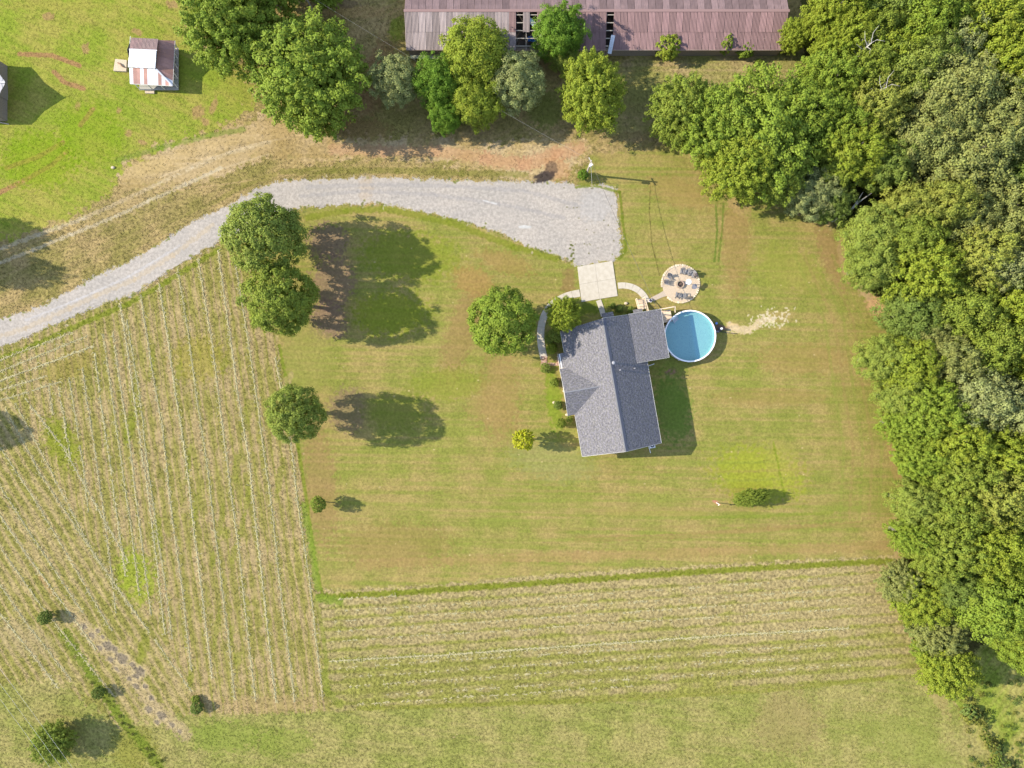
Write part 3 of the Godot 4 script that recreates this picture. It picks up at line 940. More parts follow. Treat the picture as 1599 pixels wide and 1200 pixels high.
func build_barn() -> void:
	var barn := thing("barn", "long derelict barn with faded red metal roof and holes", "barn")
	var xa := -16.15
	var xb := 41.55
	var zr := -56.0
	var hr := 4.25
	var ze := -51.0
	var he := 2.5
	var zn := -61.0
	var n := 55
	var grey := []
	var pink := []
	var dark := []
	for i in 5:
		grey.append(rust_mat("bg%d" % i, 200 + i, Color(0.21 + 0.034 * i, 0.165 + 0.03 * i, 0.16 + 0.03 * i), Color(0.10 + 0.02 * i, 0.08 + 0.016 * i, 0.08 + 0.016 * i)))
		pink.append(rust_mat("bp%d" % i, 210 + i, Color(0.20 + 0.024 * i, 0.118 + 0.014 * i, 0.116 + 0.014 * i), Color(0.105 + 0.012 * i, 0.06 + 0.008 * i, 0.058 + 0.008 * i)))
		dark.append(rust_mat("bd%d" % i, 220 + i, Color(0.16 + 0.03 * i, 0.11 + 0.02 * i, 0.11 + 0.02 * i), Color(0.08 + 0.01 * i, 0.05 + 0.008 * i, 0.05 + 0.008 * i)))
	var pick := func(i: int) -> Material:
		var f := clampf((i - 12) / 16.0, 0.0, 1.0)
		return pink[rng.randi() % 5] if rng.randf() < f else grey[rng.randi() % 5]
	var zm := lerpf(zr, ze, 0.52)
	var hm := lerpf(hr, he, 0.52)
	# columns that have lost sheets: plan 806..840 and 941..957
	var gone_top := func(i: int) -> bool: return i in [16, 18, 29]
	var gone_low := func(i: int) -> bool: return i in [16, 17, 18, 29]
	lay(barn, "roof_sheet", Vector3(xa, hr, zr + 0.1), Vector3(xb, hr, zr + 0.1), Vector3(xa, hm - 0.03, zm + 0.12), n, 5, pick, gone_top, 0.03)
	lay(barn, "roof_sheet", Vector3(xa, hm, zm), Vector3(xb, hm, zm), Vector3(xa, he, ze), n, 5, pick, gone_low)
	var no_gap := func(_i: int) -> bool: return false
	var pick_d := func(_i: int) -> Material: return dark[rng.randi() % 5]  # shade of the north slope put into darker sheet colours
	lay(barn, "roof_sheet", Vector3(xb, hr, zr - 0.1), Vector3(xa, hr, zr - 0.1), Vector3(xb, he, zn), n, 6, pick_d, no_gap)
	part("ridge_cap", beam_mesh(Vector3(xa - 0.1, hr + 0.07, zr), Vector3(xb + 0.1, hr + 0.07, zr), 0.4, 0.04), mat(0.20, 0.125, 0.115, 0.7), barn)
	var wood := mat(0.30, 0.265, 0.22)
	var old := worn("oldwood", 66, 0.03, Color(0.16, 0.13, 0.10), Color(0.26, 0.22, 0.18), 0.3)
	for i in range(0, 29):
		var x := xa + 0.3 + i * 2.0
		part("rafter", beam_mesh(Vector3(x, hr - 0.16, zr), Vector3(x, he - 0.16, ze), 0.10, 0.16), wood, barn)
	for k in 5:
		var f := (k + 0.5) / 5.0
		part("purlin", beam_mesh(Vector3(xa, lerpf(hr, he, f) - 0.045, lerpf(zr, ze, f)), Vector3(xb, lerpf(hr, he, f) - 0.045, lerpf(zr, ze, f)), 0.12, 0.06), wood, barn)
	for x in [15.0, 16.3, 0.8, 2.4]:
		part("post", box_mesh(Vector3(0.14, 2.3, 0.14)), wood, barn, Transform3D(Basis(), Vector3(x, 1.15, -52.6)))
	part("wall", box_mesh(Vector3(xb - xa - 0.4, 2.3, 0.15)), old, barn, Transform3D(Basis(), Vector3((xa + xb) / 2, 1.15, ze - 0.35)))
	part("wall", box_mesh(Vector3(xb - xa - 0.4, 2.3, 0.15)), old, barn, Transform3D(Basis(), Vector3((xa + xb) / 2, 1.15, zn + 0.35)))
	for x in [xa + 0.25, xb - 0.25]:
		var g := st_new()
		for o in [-0.07, 0.07]:
			var q := [Vector3(x + o, 0, ze - 0.43), Vector3(x + o, 0, zn + 0.43), Vector3(x + o, he + 0.0, zn + 0.43), Vector3(x + o, hr - 0.15, zr), Vector3(x + o, he, ze - 0.43)]
			for k in range(1, 4):
				if o > 0:
					g.add_vertex(q[0]); g.add_vertex(q[k + 1]); g.add_vertex(q[k])
				else:
					g.add_vertex(q[0]); g.add_vertex(q[k]); g.add_vertex(q[k + 1])
		part("wall", done(g), old, barn)
	part("floor", box_mesh(Vector3(xb - xa - 1.0, 0.06, 9.0)), mat(0.09, 0.07, 0.055), barn, Transform3D(Basis(), Vector3((xa + xb) / 2, 0.03, zr)))
	part("fascia", beam_mesh(Vector3(xa, he - 0.1, ze + 0.03), Vector3(xb, he - 0.1, ze + 0.03), 0.06, 0.2), mat(0.34, 0.26, 0.22), barn)
	part("curtain", beam_mesh(Vector3(xa + 0.4, 0.9, ze + 0.30), Vector3(xa + 6.0, 0.7, ze + 0.34), 0.5, 0.06), mat(0.36, 0.36, 0.24), barn)
	# loose sheets and a tarp
	var tin := rust_mat("tin", 240, Color(0.52, 0.56, 0.62), Color(0.36, 0.40, 0.46), 0.3, 0.5)
	var loose := [["pale loose metal sheet on the roof at the tree's upper right", 910, 28, 1.3, 0.9, 0.1, 3.9], ["small pale loose metal sheet, lower of two beside the roof tree", 914, 41, 0.9, 0.8, 0.6, 3.5], ["long pale loose metal sheet slid down beside the roof gap", 959, 65, 0.6, 2.6, -0.18, 3.05]]
	for q in loose:
		var f := 0.32
		var o := part("metal_sheet", sheet_mesh(q[3], q[4], 4), tin, null, Transform3D(Basis(Vector3.RIGHT, f) * Basis(Vector3.UP, q[5]), W(q[1], q[2], q[6]) + Vector3(-0.4, 0.28, -0.9)))
		tag(o, q[0], "metal sheet")
	var tilt := part("metal_sheet", sheet_mesh(0.75, 2.4, 4), tin, null, Transform3D(Basis(Vector3.UP, 0.95) * Basis(Vector3.RIGHT, 0.25), W(818, 28, 3.9)))
	tag(tilt, "bent metal sheet hanging over the torn hole in barn roof", "metal sheet")
	var st := st_new()
	var last := []
	for i in 7:
		var row := []
		for k in 5:
			row.append(W(824 + i * 2.6, 58 + k * 2.0, 1.0) + Vector3(0, rng.randf_range(0, 0.35), 0))
		if i > 0:
			for k in 4:
				quad(st, last[k], last[k + 1], row[k + 1], row[k])
		last = row
	var tarp := part("tarp", done(st), mat(0.03, 0.16, 0.5, 0.5))
	tag(tarp, "crumpled blue tarp at the foot of the torn barn hole", "tarp")

# ------------------------------------------------------------------ little shed with the patched tin roof
func build_shed() -> void:
	var shed := thing("shed", "small old shed with white and rusty tin roof and wraparound porch", "shed")
	var rust := []
	var bare := []
	for i in 4:
		rust.append(rust_mat("sr%d" % i, 260 + i, Color(0.33 + 0.03 * i, 0.17 + 0.02 * i, 0.12 + 0.02 * i), Color(0.20, 0.11, 0.10)))
		bare.append(rust_mat("sb%d" % i, 270 + i, Color(0.60 + 0.02 * i, 0.62 + 0.02 * i, 0.66 + 0.02 * i), Color(0.44, 0.45, 0.48), 0.25, 0.55))
	var brown := []
	for i in 3:
		brown.append(rust_mat("sn%d" % i, 280 + i, Color(0.27 + 0.02 * i, 0.19, 0.175), Color(0.19, 0.125, 0.12)))
	var none := func(_i: int) -> bool: return false
	var rw := W(202.5, 77, 4.0)
	var re := W(245, 79, 4.0)
	lay(shed, "roof_sheet", rw, re, W(201, 105, 3.1), 7, 3, func(_i: int) -> Material: return bare[rng.randi() % 4], none)
	lay(shed, "roof_sheet", re, rw, W(247.5, 61, 3.2), 7, 3, func(_i: int) -> Material: return brown[rng.randi() % 3], none)
	part("ridge_cap", beam_mesh(rw + Vector3(-0.05, 0.04, 0), re + Vector3(0.05, 0.04, 0), 0.16, 0.03), mat(0.5, 0.5, 0.52, 0.5, 0.3), shed)
	# south lean-to: ten sheets, the last ones cut along the hip
	var tl := W(202, 106, 2.95)
	var tr := W(244, 108, 2.95)
	var bl := W(203, 130.5, 2.1)
	var brr := W(269.5, 134, 2.1)
	var order := [0, 1, 1, 0, 1, 0, 0, 0, 1, 0, 1, 0]
	for i in 12:
		var a0 := bl.lerp(brr, i / 12.0)
		var a1 := bl.lerp(brr, (i + 0.985) / 12.0)
		var f0 := i / 12.0 * bl.distance_to(brr)
		var f1 := (i + 0.985) / 12.0 * bl.distance_to(brr)
		var L := tl.distance_to(tr)
		var hip := func(f: float, low: Vector3) -> Vector3:
			if f <= L:
				return tl.lerp(tr, f / L)
			return tr.lerp(brr, (f - L) / (bl.distance_to(brr) - L))
		part("porch_sheet", slab([hip.call(f0, a0), hip.call(f1, a1), a1, a0], 0.03), (bare if order[i] == 0 else rust)[rng.randi() % 4], shed, Transform3D(Basis(), Vector3(0, rng.randf() * 0.015, 0)))
	# east lean-to
	var et := W(247, 62.5, 2.95)
	var eb := W(273, 63.5, 2.1)
	for i in 9:
		var lo0 := eb.lerp(brr, i / 9.0)
		var lo1 := eb.lerp(brr, (i + 0.985) / 9.0)
		var k := 7.4
		var up0 := et.lerp(tr, minf(i / k, 1.0)) if i / k <= 1.0 else tr.lerp(brr, (i - k) / (9.0 - k))
		var up1 := et.lerp(tr, minf((i + 0.985) / k, 1.0)) if (i + 0.985) / k <= 1.0 else tr.lerp(brr, (i + 0.985 - k) / (9.0 - k))
		part("porch_sheet", slab([up0, lo0, lo1, up1], 0.03), (rust[rng.randi() % 4] if i < 8 else bare[1]), shed, Transform3D(Basis(), Vector3(0, rng.randf() * 0.015, 0)))
	part("hip_cap", beam_mesh(tr + Vector3(0, 0.05, 0), brr + Vector3(0, 0.05, 0), 0.22, 0.03), bare[3], shed)
	part("fascia", beam_mesh(bl + Vector3(0, -0.06, 0.04), brr + Vector3(0, -0.06, 0.04), 0.05, 0.12), mat(0.6, 0.57, 0.5), shed)
	part("fascia", beam_mesh(eb + Vector3(0.04, -0.06, 0), brr + Vector3(0.04, -0.06, 0), 0.05, 0.12), mat(0.5, 0.47, 0.44), shed)
	part("fascia", beam_mesh(W(204, 57, 3.15), W(200.5, 105, 3.05), 0.06, 0.14), mat(0.6, 0.58, 0.52), shed)
	# walls, deck and posts
	var board := worn("shedwood", 67, 0.03, Color(0.17, 0.15, 0.13), Color(0.30, 0.27, 0.24), 0.4)
	var c0 := W(203.5, 62, 3.0)
	var c1 := W(243, 103, 2.9)
	var mid := (c0 + c1) * 0.5
	part("wall", box_mesh(Vector3(c1.x - c0.x, 2.7, c1.z - c0.z)), board, shed, Transform3D(Basis(), Vector3(mid.x, 1.5, mid.z)))
	var g := st_new()
	for x in [c1.x + 0.003, c0.x - 0.003]:
		var q := [Vector3(x, 2.85, c0.z), Vector3(x, 3.9, rw.z), Vector3(x, 2.85, c1.z)]
		for k in ([0, 1, 2] if x < mid.x else [2, 1, 0]):
			g.add_vertex(q[k])
	part("gable_wall", done(g), board, shed)
	var f0 := W(243, 62, 0.0)
	var dx0 := c0.x
	var dx1 := W(279, 80, 0.45).x
	var dz0 := c0.z
	var dz1 := W(240, 141, 0.45).z
	for i in 12:
		var z := lerpf(dz0, dz1, i / 12.0)
		part("deck_board", box_mesh(Vector3(dx1 - dx0, 0.06, (dz1 - dz0) / 12.0 * 0.94)), mat(0.27 + rng.randf() * 0.06, 0.26 + rng.randf() * 0.05, 0.25), shed, Transform3D(Basis(), Vector3((dx0 + dx1) / 2, 0.44, z + (dz1 - dz0) / 24.0)))
	for i in 4:
		part("pier", box_mesh(Vector3(0.3, 0.4, 0.3)), mat(0.33, 0.3, 0.27), shed, Transform3D(Basis(), Vector3(dx1 - 0.3, 0.2, lerpf(dz0, dz1, (i + 0.5) / 4.0))))
	var pw := mat(0.52, 0.5, 0.47)
	for i in 5:
		var p := eb.lerp(brr, (i + 0.15) / 4.6)
		part("post", beam_mesh(Vector3(dx1 - 0.12, 0.45, p.z + 0.3), p + Vector3(-0.06, -0.06, 0), 0.11, 0.11), pw, shed)
	for i in 3:
		var p := bl.lerp(brr, 0.1 + i * 0.3)
		part("post", beam_mesh(Vector3(p.x, 0.45, dz1 - 0.12), p + Vector3(0, -0.06, -0.06), 0.11, 0.11), pw, shed)
	# two stone slabs
	var stone := worn("stone", 68, 0.03, Color(0.36, 0.29, 0.20), Color(0.52, 0.43, 0.31), 0.3, 0.9, 0.0, 2.0)
	var s1 := part("stone_step", slab([W(182, 93.5), W(200, 95.5), W(199, 113), W(179, 112)].map(func(p): return p + Vector3(0, 0.35, 0)), 0.4), stone)
	tag(s1, "large tan stone slab against the left side of the shed", "step")
	var s2 := part("stone_step", slab([W(227, 138), W(242, 139), W(242, 147), W(228, 146.5)].map(func(p): return p + Vector3(0, 0.25, 0)), 0.3), stone)
	tag(s2, "small tan stone step at the lower edge of the shed porch", "step")
	var s3 := part("wood_log", tube_mesh([W(184, 98, 0.5), W(188, 100, 0.52), W(191, 104, 0.5), W(196, 105, 0.5)], [0.09, 0.1, 0.09, 0.06], 7), mat(0.22, 0.12, 0.07))
	tag(s3, "crooked brown log lying on the tan stone slab by the shed", "log")

func build_left_barn() -> void:
	var b := thing("small_barn", "grey tin roofed barn with pointed hay hood at the left frame edge", "barn")
	var tip := W(37, 145).x
	var kink := W(18, 145).x
	var wallx := W(12, 145).x
	var x0 := wallx - 9.0
	var zc := W(0, 146).z
	var hr := 3.9
	var he := 2.3
	var sheetm := []
	for i in 4:
		sheetm.append(rust_mat("lb%d" % i, 300 + i, Color(0.34 + 0.03 * i, 0.34 + 0.03 * i, 0.37 + 0.03 * i), Color(0.24, 0.23, 0.24), 0.3))
	# how far from the ridge a strip at x still reaches: the hood narrows to its tip
	var reach := func(x: float) -> float:
		if x <= wallx:
			return 4.5
		if x <= kink:
			return lerpf(4.5, 2.2, (x - wallx) / (kink - wallx))
		return lerpf(2.2, 0.05, (x - kink) / (tip - kink))
	for s in [-1.0, 1.0]:
		var x := x0
		var i := 0
		while x < tip - 0.05:
			var xn := minf(x + 0.42, tip)
			var ra: float = reach.call(x)
			var rb: float = reach.call(xn - 0.02)
			var k := (hr - he) / 4.5
			var lift := 0.03 if i % 2 else 0.0
			part("roof_sheet", slab([Vector3(x, hr + lift, zc), Vector3(xn, hr + lift, zc), Vector3(xn, hr - k * rb + lift, zc + s * rb), Vector3(x, hr - k * ra + lift, zc + s * ra)], 0.03), sheetm[rng.randi() % 4], b)
			x = xn
			i += 1
	part("ridge_cap", beam_mesh(Vector3(x0, hr + 0.07, zc), Vector3(tip, hr + 0.07, zc), 0.25, 0.03), sheetm[3], b)
	var old := worn("oldwood", 66, 0.03, Color(0.16, 0.13, 0.10), Color(0.26, 0.22, 0.18), 0.3)
	for x in [wallx - 0.1, x0 + 0.2]:
		var g := st_new()
		for o in [-0.06, 0.06]:
			var q := [Vector3(x + o, 0, zc - 4.3), Vector3(x + o, he, zc - 4.3), Vector3(x + o, hr - 0.08, zc), Vector3(x + o, he, zc + 4.3), Vector3(x + o, 0, zc + 4.3)]
			for k in range(1, 4):
				if o > 0:
					g.add_vertex(q[0]); g.add_vertex(q[k]); g.add_vertex(q[k + 1])
				else:
					g.add_vertex(q[0]); g.add_vertex(q[k + 1]); g.add_vertex(q[k])
		part("wall", done(g), old, b)
	for z in [-4.3, 4.3]:
		part("wall", box_mesh(Vector3(8.8, he, 0.12)), old, b, Transform3D(Basis(), Vector3((x0 + wallx) / 2, he / 2, zc + z)))
	part("barn_door", box_mesh(Vector3(0.06, 2.1, 2.2)), mat(0.2, 0.17, 0.14), b, Transform3D(Basis(), Vector3(wallx + 0.02, 1.05, zc)))
	var rail := part("fallen_pole", tube_mesh([W(-6, 190, 0.15), W(14, 194, 0.12)], [0.09, 0.07], 7), mat(0.4, 0.34, 0.28))
	tag(rail, "weathered pole on the grass below the left barn's shadow", "pole")
	var plank := part("leaning_plank", beam_mesh(W(0, 179, 0.9), W(10, 186, 0.1), 0.16, 0.05), mat(0.55, 0.53, 0.5))
	tag(plank, "pale plank leaning out of the left barn's lower corner", "plank")

# ------------------------------------------------------------------ pool
func ring_mesh(r0: float, r1: float, y0: float, y1: float, sides := 64) -> ArrayMesh:
	var st := st_new()
	for i in sides:
		var a := TAU * i / sides
		var b := TAU * (i + 1) / sides
		var ua := Vector3(cos(a), 0, sin(a))
		var ub := Vector3(cos(b), 0, sin(b))
		var y := Vector3(0, y1, 0)
		var l := Vector3(0, y0, 0)
		quad(st, ua * r0 + y, ub * r0 + y, ub * r1 + y, ua * r1 + y)
		quad(st, ub * r1 + l, ub * r1 + y, ua * r1 + y, ua * r1 + l)
		quad(st, ua * r0 + l, ua * r0 + y, ub * r0 + y, ub * r0 + l)
		quad(st, ua * r0 + l, ub * r0 + l, ub * r1 + l, ua * r1 + l)
	return done(st)

func build_pool() -> void:
	var c := W(1078.3, 525.0, 1.3)
	c.y = 0.0
	var R := 3.98
	var pool := thing("swimming_pool", "round above-ground swimming pool with white rim and blue water", "pool", c)
	var wallm := worn("poolwall", 71, 0.05, Color(0.42, 0.40, 0.42), Color(0.52, 0.50, 0.52), 0.5, 0.5)
	part("wall", ring_mesh(R - 0.10, R - 0.04, 0.0, 1.27), wallm, pool)
	var rim := part("rim", ring_mesh(R - 0.16, R + 0.03, 1.25, 1.31), mat(0.78, 0.78, 0.80, 0.4), pool)
	for i in 16:
		var a := TAU * i / 16.0
		part("upright", box_mesh(Vector3(0.1, 1.25, 0.12)), mat(0.6, 0.6, 0.62, 0.5), pool, Transform3D(Basis(Vector3.UP, -a), Vector3(cos(a) * (R - 0.0), 0.625, sin(a) * R)))
		part("rim_joint", box_mesh(Vector3(0.22, 0.03, 0.10)), mat(0.7, 0.7, 0.73, 0.4), rim, Transform3D(Basis(Vector3.UP, -a), Vector3(cos(a) * (R - 0.06), 1.322, sin(a) * (R - 0.06))))
	# liner with light caustics from the water painted into its colour
	var nt := FastNoiseLite.new()
	nt.seed = 72
	nt.noise_type = FastNoiseLite.TYPE_CELLULAR
	nt.cellular_return_type = FastNoiseLite.RETURN_DISTANCE2_SUB
	nt.frequency = 0.045
	nt.fractal_octaves = 2
	var tx := NoiseTexture2D.new()
	tx.width = 512
	tx.height = 512
	tx.seamless = true
	tx.noise = nt
	var ramp := Gradient.new()
	ramp.set_color(0, Color(0.52, 0.74, 0.71))
	ramp.set_color(1, Color(0.36, 0.57, 0.60))
	tx.color_ramp = ramp
	var liner := StandardMaterial3D.new()
	liner.albedo_texture = tx
	liner.uv1_triplanar = true
	liner.uv1_scale = Vector3.ONE * 0.2
	liner.roughness = 0.6
	var st := st_new()
	for i in 64:
		var a := TAU * i / 64
		var b := TAU * (i + 1) / 64
		var ua := Vector3(cos(a), 0, sin(a)) * (R - 0.105)
		var ub := Vector3(cos(b), 0, sin(b)) * (R - 0.105)
		var fl := Vector3(0, 0.62, 0)
		st.add_vertex(fl); st.add_vertex(ua * 0.94 + fl); st.add_vertex(ub * 0.94 + fl)
		quad(st, ua * 0.94 + fl, ua + Vector3(0, 0.70, 0), ub + Vector3(0, 0.70, 0), ub * 0.94 + fl)
		quad(st, ua + Vector3(0, 0.70, 0), ua + Vector3(0, 1.24, 0), ub + Vector3(0, 1.24, 0), ub + Vector3(0, 0.70, 0))
	part("liner", done(st), liner, pool)
	var water := StandardMaterial3D.new()
	water.transparency = BaseMaterial3D.TRANSPARENCY_ALPHA
	water.albedo_color = Color(0.03, 0.24, 0.52, 0.20)
	water.roughness = 0.06
	water.normal_enabled = true
	var wn := noise_tex(73, 0.03, Color.BLACK, Color.WHITE)
	wn.as_normal_map = true
	wn.color_ramp = null
	wn.bump_strength = 3.0
	water.normal_texture = wn
	water.normal_scale = 0.25
	water.uv1_triplanar = true
	water.uv1_scale = Vector3.ONE * 0.6
	st = st_new()
	for i in 64:
		var a := TAU * i / 64
		var b := TAU * (i + 1) / 64
		st.add_vertex(Vector3(0, 1.1, 0)); st.add_vertex(Vector3(cos(a) * (R - 0.107), 1.1, sin(a) * (R - 0.107))); st.add_vertex(Vector3(cos(b) * (R - 0.107), 1.1, sin(b) * (R - 0.107)))
	part("water", done(st), water, pool)
	# steps into the water
	var lad := thing("pool_steps", "pale plastic entry steps standing in the pool by the deck", "steps", W(1056.5, 499.5, 1.1) * Vector3(1, 0, 1), 0.75)
	var pl := mat(0.46, 0.52, 0.52, 0.5)
	for i in 4:
		part("tread", box_mesh(Vector3(0.85, 0.06, 0.26)), pl, lad, Transform3D(Basis(), Vector3(0, 1.25 - i * 0.27, -0.45 + i * 0.28)))
	for s in [-1, 1]:
		part("side_rail", beam_mesh(Vector3(s * 0.45, 1.4, -0.6), Vector3(s * 0.45, 0.3, 0.55), 0.05, 0.2), pl, lad)
	# filter and pump
	var p0 := W(1125, 514)
	var fil := thing("pool_filter", "white capped sand filter beside the pool's right side", "pool filter", p0)
	part("tank", cyl(0.24, 0.7, 16, 0.2), mat(0.10, 0.12, 0.16, 0.4), fil, Transform3D(Basis(), Vector3(0, 0.4, 0)))
	part("valve", cyl(0.16, 0.2, 12), mat(0.66, 0.68, 0.7, 0.4), fil, Transform3D(Basis(), Vector3(0, 0.85, 0)))
	part("base", box_mesh(Vector3(0.5, 0.06, 0.5)), mat(0.1, 0.1, 0.11), fil, Transform3D(Basis(), Vector3(0, 0.03, 0)))
	var pump := thing("pool_pump", "dark pump with white pipe ends next to the sand filter", "pump", W(1120, 518))
	part("motor", cyl(0.14, 0.5, 12), mat(0.12, 0.12, 0.14, 0.4), pump, Transform3D(Basis(Vector3.FORWARD, PI / 2), Vector3(0, 0.25, 0)))
	part("strainer", cyl(0.13, 0.3, 12), mat(0.66, 0.66, 0.66, 0.4), pump, Transform3D(Basis(), Vector3(-0.35, 0.25, 0)))
	part("base", box_mesh(Vector3(0.8, 0.08, 0.35)), mat(0.1, 0.1, 0.11), pump, Transform3D(Basis(), Vector3(0, 0.04, 0)))
	var hose := part("hose", tube_mesh([W(1117, 517, 0.1), W(1124, 518, 0.08), W(1131, 519, 0.06), W(1142, 520.5, 0.05), W(1152, 521.5, 0.05)], [0.05, 0.05, 0.05, 0.05, 0.05], 6), mat(0.05, 0.05, 0.05))
	tag(hose, "black drain hose running from the pump onto the sandy wash", "hose")
	var bag := thing("chemical_bucket", "blue bucket on the ground at the pool's right wall", "bucket", W(1118.5, 505.5))
	part("pail", cyl(0.15, 0.36, 14, 0.18), mat(0.03, 0.10, 0.42, 0.4), bag, Transform3D(Basis(), Vector3(0, 0.18, 0)))
	part("lid", cyl(0.19, 0.03, 14), mat(0.1, 0.2, 0.5, 0.4), bag, Transform3D(Basis(), Vector3(0, 0.376, 0)))

# ------------------------------------------------------------------ fire-pit patio
func chair_proto() -> Node3D:
	var t := Node3D.new()
	var m := mat(0.19, 0.185, 0.185, 0.7)
	for i in 5:
		part("seat_slat", box_mesh(Vector3(0.52, 0.025, 0.085)), m, t, Transform3D(Basis(Vector3.RIGHT, 0.16), Vector3(0, 0.36 - (i - 2) * 0.016, -0.2 + i * 0.1)))
	for i in 5:
		part("back_slat", box_mesh(Vector3(0.095, 0.8 - absf(i - 2) * 0.05, 0.025)), m, t, Transform3D(Basis(Vector3.RIGHT, -0.42), Vector3((i - 2) * 0.11, 0.70, -0.42)))
	for s in [-1, 1]:
		part("armrest", box_mesh(Vector3(0.13, 0.025, 0.7)), m, t, Transform3D(Basis(), Vector3(s * 0.35, 0.56, 0.0)))
		part("leg", box_mesh(Vector3(0.05, 0.55, 0.09)), m, t, Transform3D(Basis(), Vector3(s * 0.34, 0.275, 0.28)))
		part("leg", beam_mesh(Vector3(s * 0.29, 0.38, 0.25), Vector3(s * 0.29, 0.02, -0.6), 0.03, 0.12), m, t)
	return t

func build_patio() -> void:
	var c := W(1063, 443.5)
	var sand := worn("patio", 81, 0.03, Color(0.37, 0.29, 0.205), Color(0.50, 0.41, 0.30), 0.35, 0.95, 0.0, 1.5)
	var pts := []
	for i in 72:
		var a := TAU * i / 72.0
		var r := 2.82 + rng.randf_range(-0.05, 0.05)
		pts.append(c + Vector3(cos(a) * r, 0.06, sin(a) * r))
	var pave := struct("patio_pavement", slab(pts, 0.1), sand, "round sandy stone patio with a fire pit")
	var neck := slab([W(1041, 452), W(1047, 461), W(1036, 464), W(1021, 470.5), W(1017, 465), W(1028, 459.5)].map(func(p): return p + Vector3(0, 0.045, 0)), 0.08)
	struct("patio_path", neck, worn("neck", 82, 0.03, Color(0.32, 0.26, 0.20), Color(0.42, 0.35, 0.27), 0.4, 0.95, 0.0, 1.5), "narrow paved neck joining the patio to the curved path")
	var tones := [mat(0.52, 0.42, 0.29), mat(0.58, 0.49, 0.35), mat(0.44, 0.36, 0.26), mat(0.50, 0.38, 0.22)]
	for i in 52:
		var a := TAU * i / 52.0
		if a > 2.35 and a < 2.95:
			continue
		var s := Vector3(rng.randf_range(0.22, 0.32), 0.14, rng.randf_range(0.26, 0.36))
		part("edging_stone", box_mesh(s), tones[rng.randi() % 4], pave, Transform3D(Basis(Vector3.UP, -a + rng.randfn(0, 0.15)), c + Vector3(cos(a) * 2.92, 0.05, sin(a) * 2.92)))
	# rows of pavers across the round
	for ring in [0.85, 1.3, 1.75, 2.2, 2.58]:
		var n := int(TAU * ring / 0.5)
		var st := st_new()
		for i in n:
			if rng.randf() < 0.25:
				continue
			var a := TAU * (i + rng.randf() * 0.2) / n
			box(st, c + Vector3(cos(a) * ring, 0.055 + rng.randf() * 0.01, sin(a) * ring), Vector3(0.36, 0.03, 0.42), Basis(Vector3.UP, -a))
		var o := part("paver", done(st), sand, pave)
		o.set_meta("kind", "stuff")
	var pit := thing("fire_pit", "round stone fire pit with charred centre on the patio", "fire pit", W(1062.5, 444.5))
	for k in 2:
		for i in 12:
			var a := TAU * (i + 0.5 * k) / 12.0
			part("stone", box_mesh(Vector3(0.16, 0.15, 0.27)), mat(0.26 + rng.randf() * 0.08, 0.20 + rng.randf() * 0.05, 0.17), pit, Transform3D(Basis(Vector3.UP, -a), Vector3(cos(a) * 0.52, 0.13 + 0.155 * k, sin(a) * 0.52)))
	part("ash", cyl(0.46, 0.06, 18), mat(0.05, 0.045, 0.04), pit, Transform3D(Basis(), Vector3(0, 0.1, 0)))
	for i in 3:
		part("log", cyl(0.06, 0.6, 8), mat(0.12, 0.08, 0.06), pit, Transform3D(Basis(Vector3.UP, i * 1.1) * Basis(Vector3.RIGHT, PI / 2), Vector3(0, 0.18 + i * 0.05, 0)))
	# mushroom heater
	var ht := thing("patio_heater", "tall patio heater with white dome beside the fire pit", "heater", W(1071.5, 443))
	part("pole", cyl(0.05, 1.75, 10), mat(0.5, 0.5, 0.52, 0.35, 0.8), ht, Transform3D(Basis(), Vector3(0, 0.95, 0)))
	part("base", cyl(0.24, 0.28, 16, 0.18), mat(0.5, 0.5, 0.52, 0.35, 0.8), ht, Transform3D(Basis(), Vector3(0, 0.2, 0)))
	part("dome", cyl(0.42, 0.14, 24, 0.08), mat(0.78, 0.79, 0.82, 0.4), ht, Transform3D(Basis(), Vector3(0, 1.92, 0)))
	part("burner", cyl(0.11, 0.18, 12), mat(0.2, 0.2, 0.2, 0.4), ht, Transform3D(Basis(), Vector3(0, 1.76, 0)))
	# chairs
	var proto := chair_proto()
	var seats := [[1041, 441.5, "dark slatted chair at the patio's left, lower of the pair"], [1046, 432.5, "dark slatted chair at the patio's left, upper of the pair"], [1065.5, 425.5, "dark slatted chair, leftmost of the row along the patio's top"], [1073, 426.5, "dark slatted chair in the middle of the row along the patio's top"], [1080, 429.5, "dark slatted chair, rightmost of the row along the patio's top"], [1058.5, 461, "dark slatted chair, leftmost along the patio's lower edge"], [1066, 461.8, "dark slatted chair beside the firewood at the patio's lower edge"]]
	for i in seats.size():
		var o := proto if i == 0 else proto.duplicate()
		o.name = numbered("patio_chair")
		add_child(o)
		o.position = W(seats[i][0], seats[i][1]) + Vector3(0, 0.07, 0)
		var to: Vector3 = W(1062.5, 444.5) - o.position
		o.rotation.y = atan2(to.x, to.z)
		tag(o, seats[i][2], "chair", "chairs round the fire pit")
	var tb := thing("round_table", "small round dark table right of the patio heater", "table", W(1083, 449))
	part("table_top", cyl(0.40, 0.04, 24), mat(0.16, 0.16, 0.18, 0.35), tb, Transform3D(Basis(), Vector3(0, 0.9, 0)))
	part("stem", cyl(0.05, 0.85, 10), mat(0.12, 0.12, 0.13, 0.4), tb, Transform3D(Basis(), Vector3(0, 0.47, 0)))
	part("base", cyl(0.26, 0.05, 16), mat(0.12, 0.12, 0.13, 0.4), tb, Transform3D(Basis(), Vector3(0, 0.085, 0)))
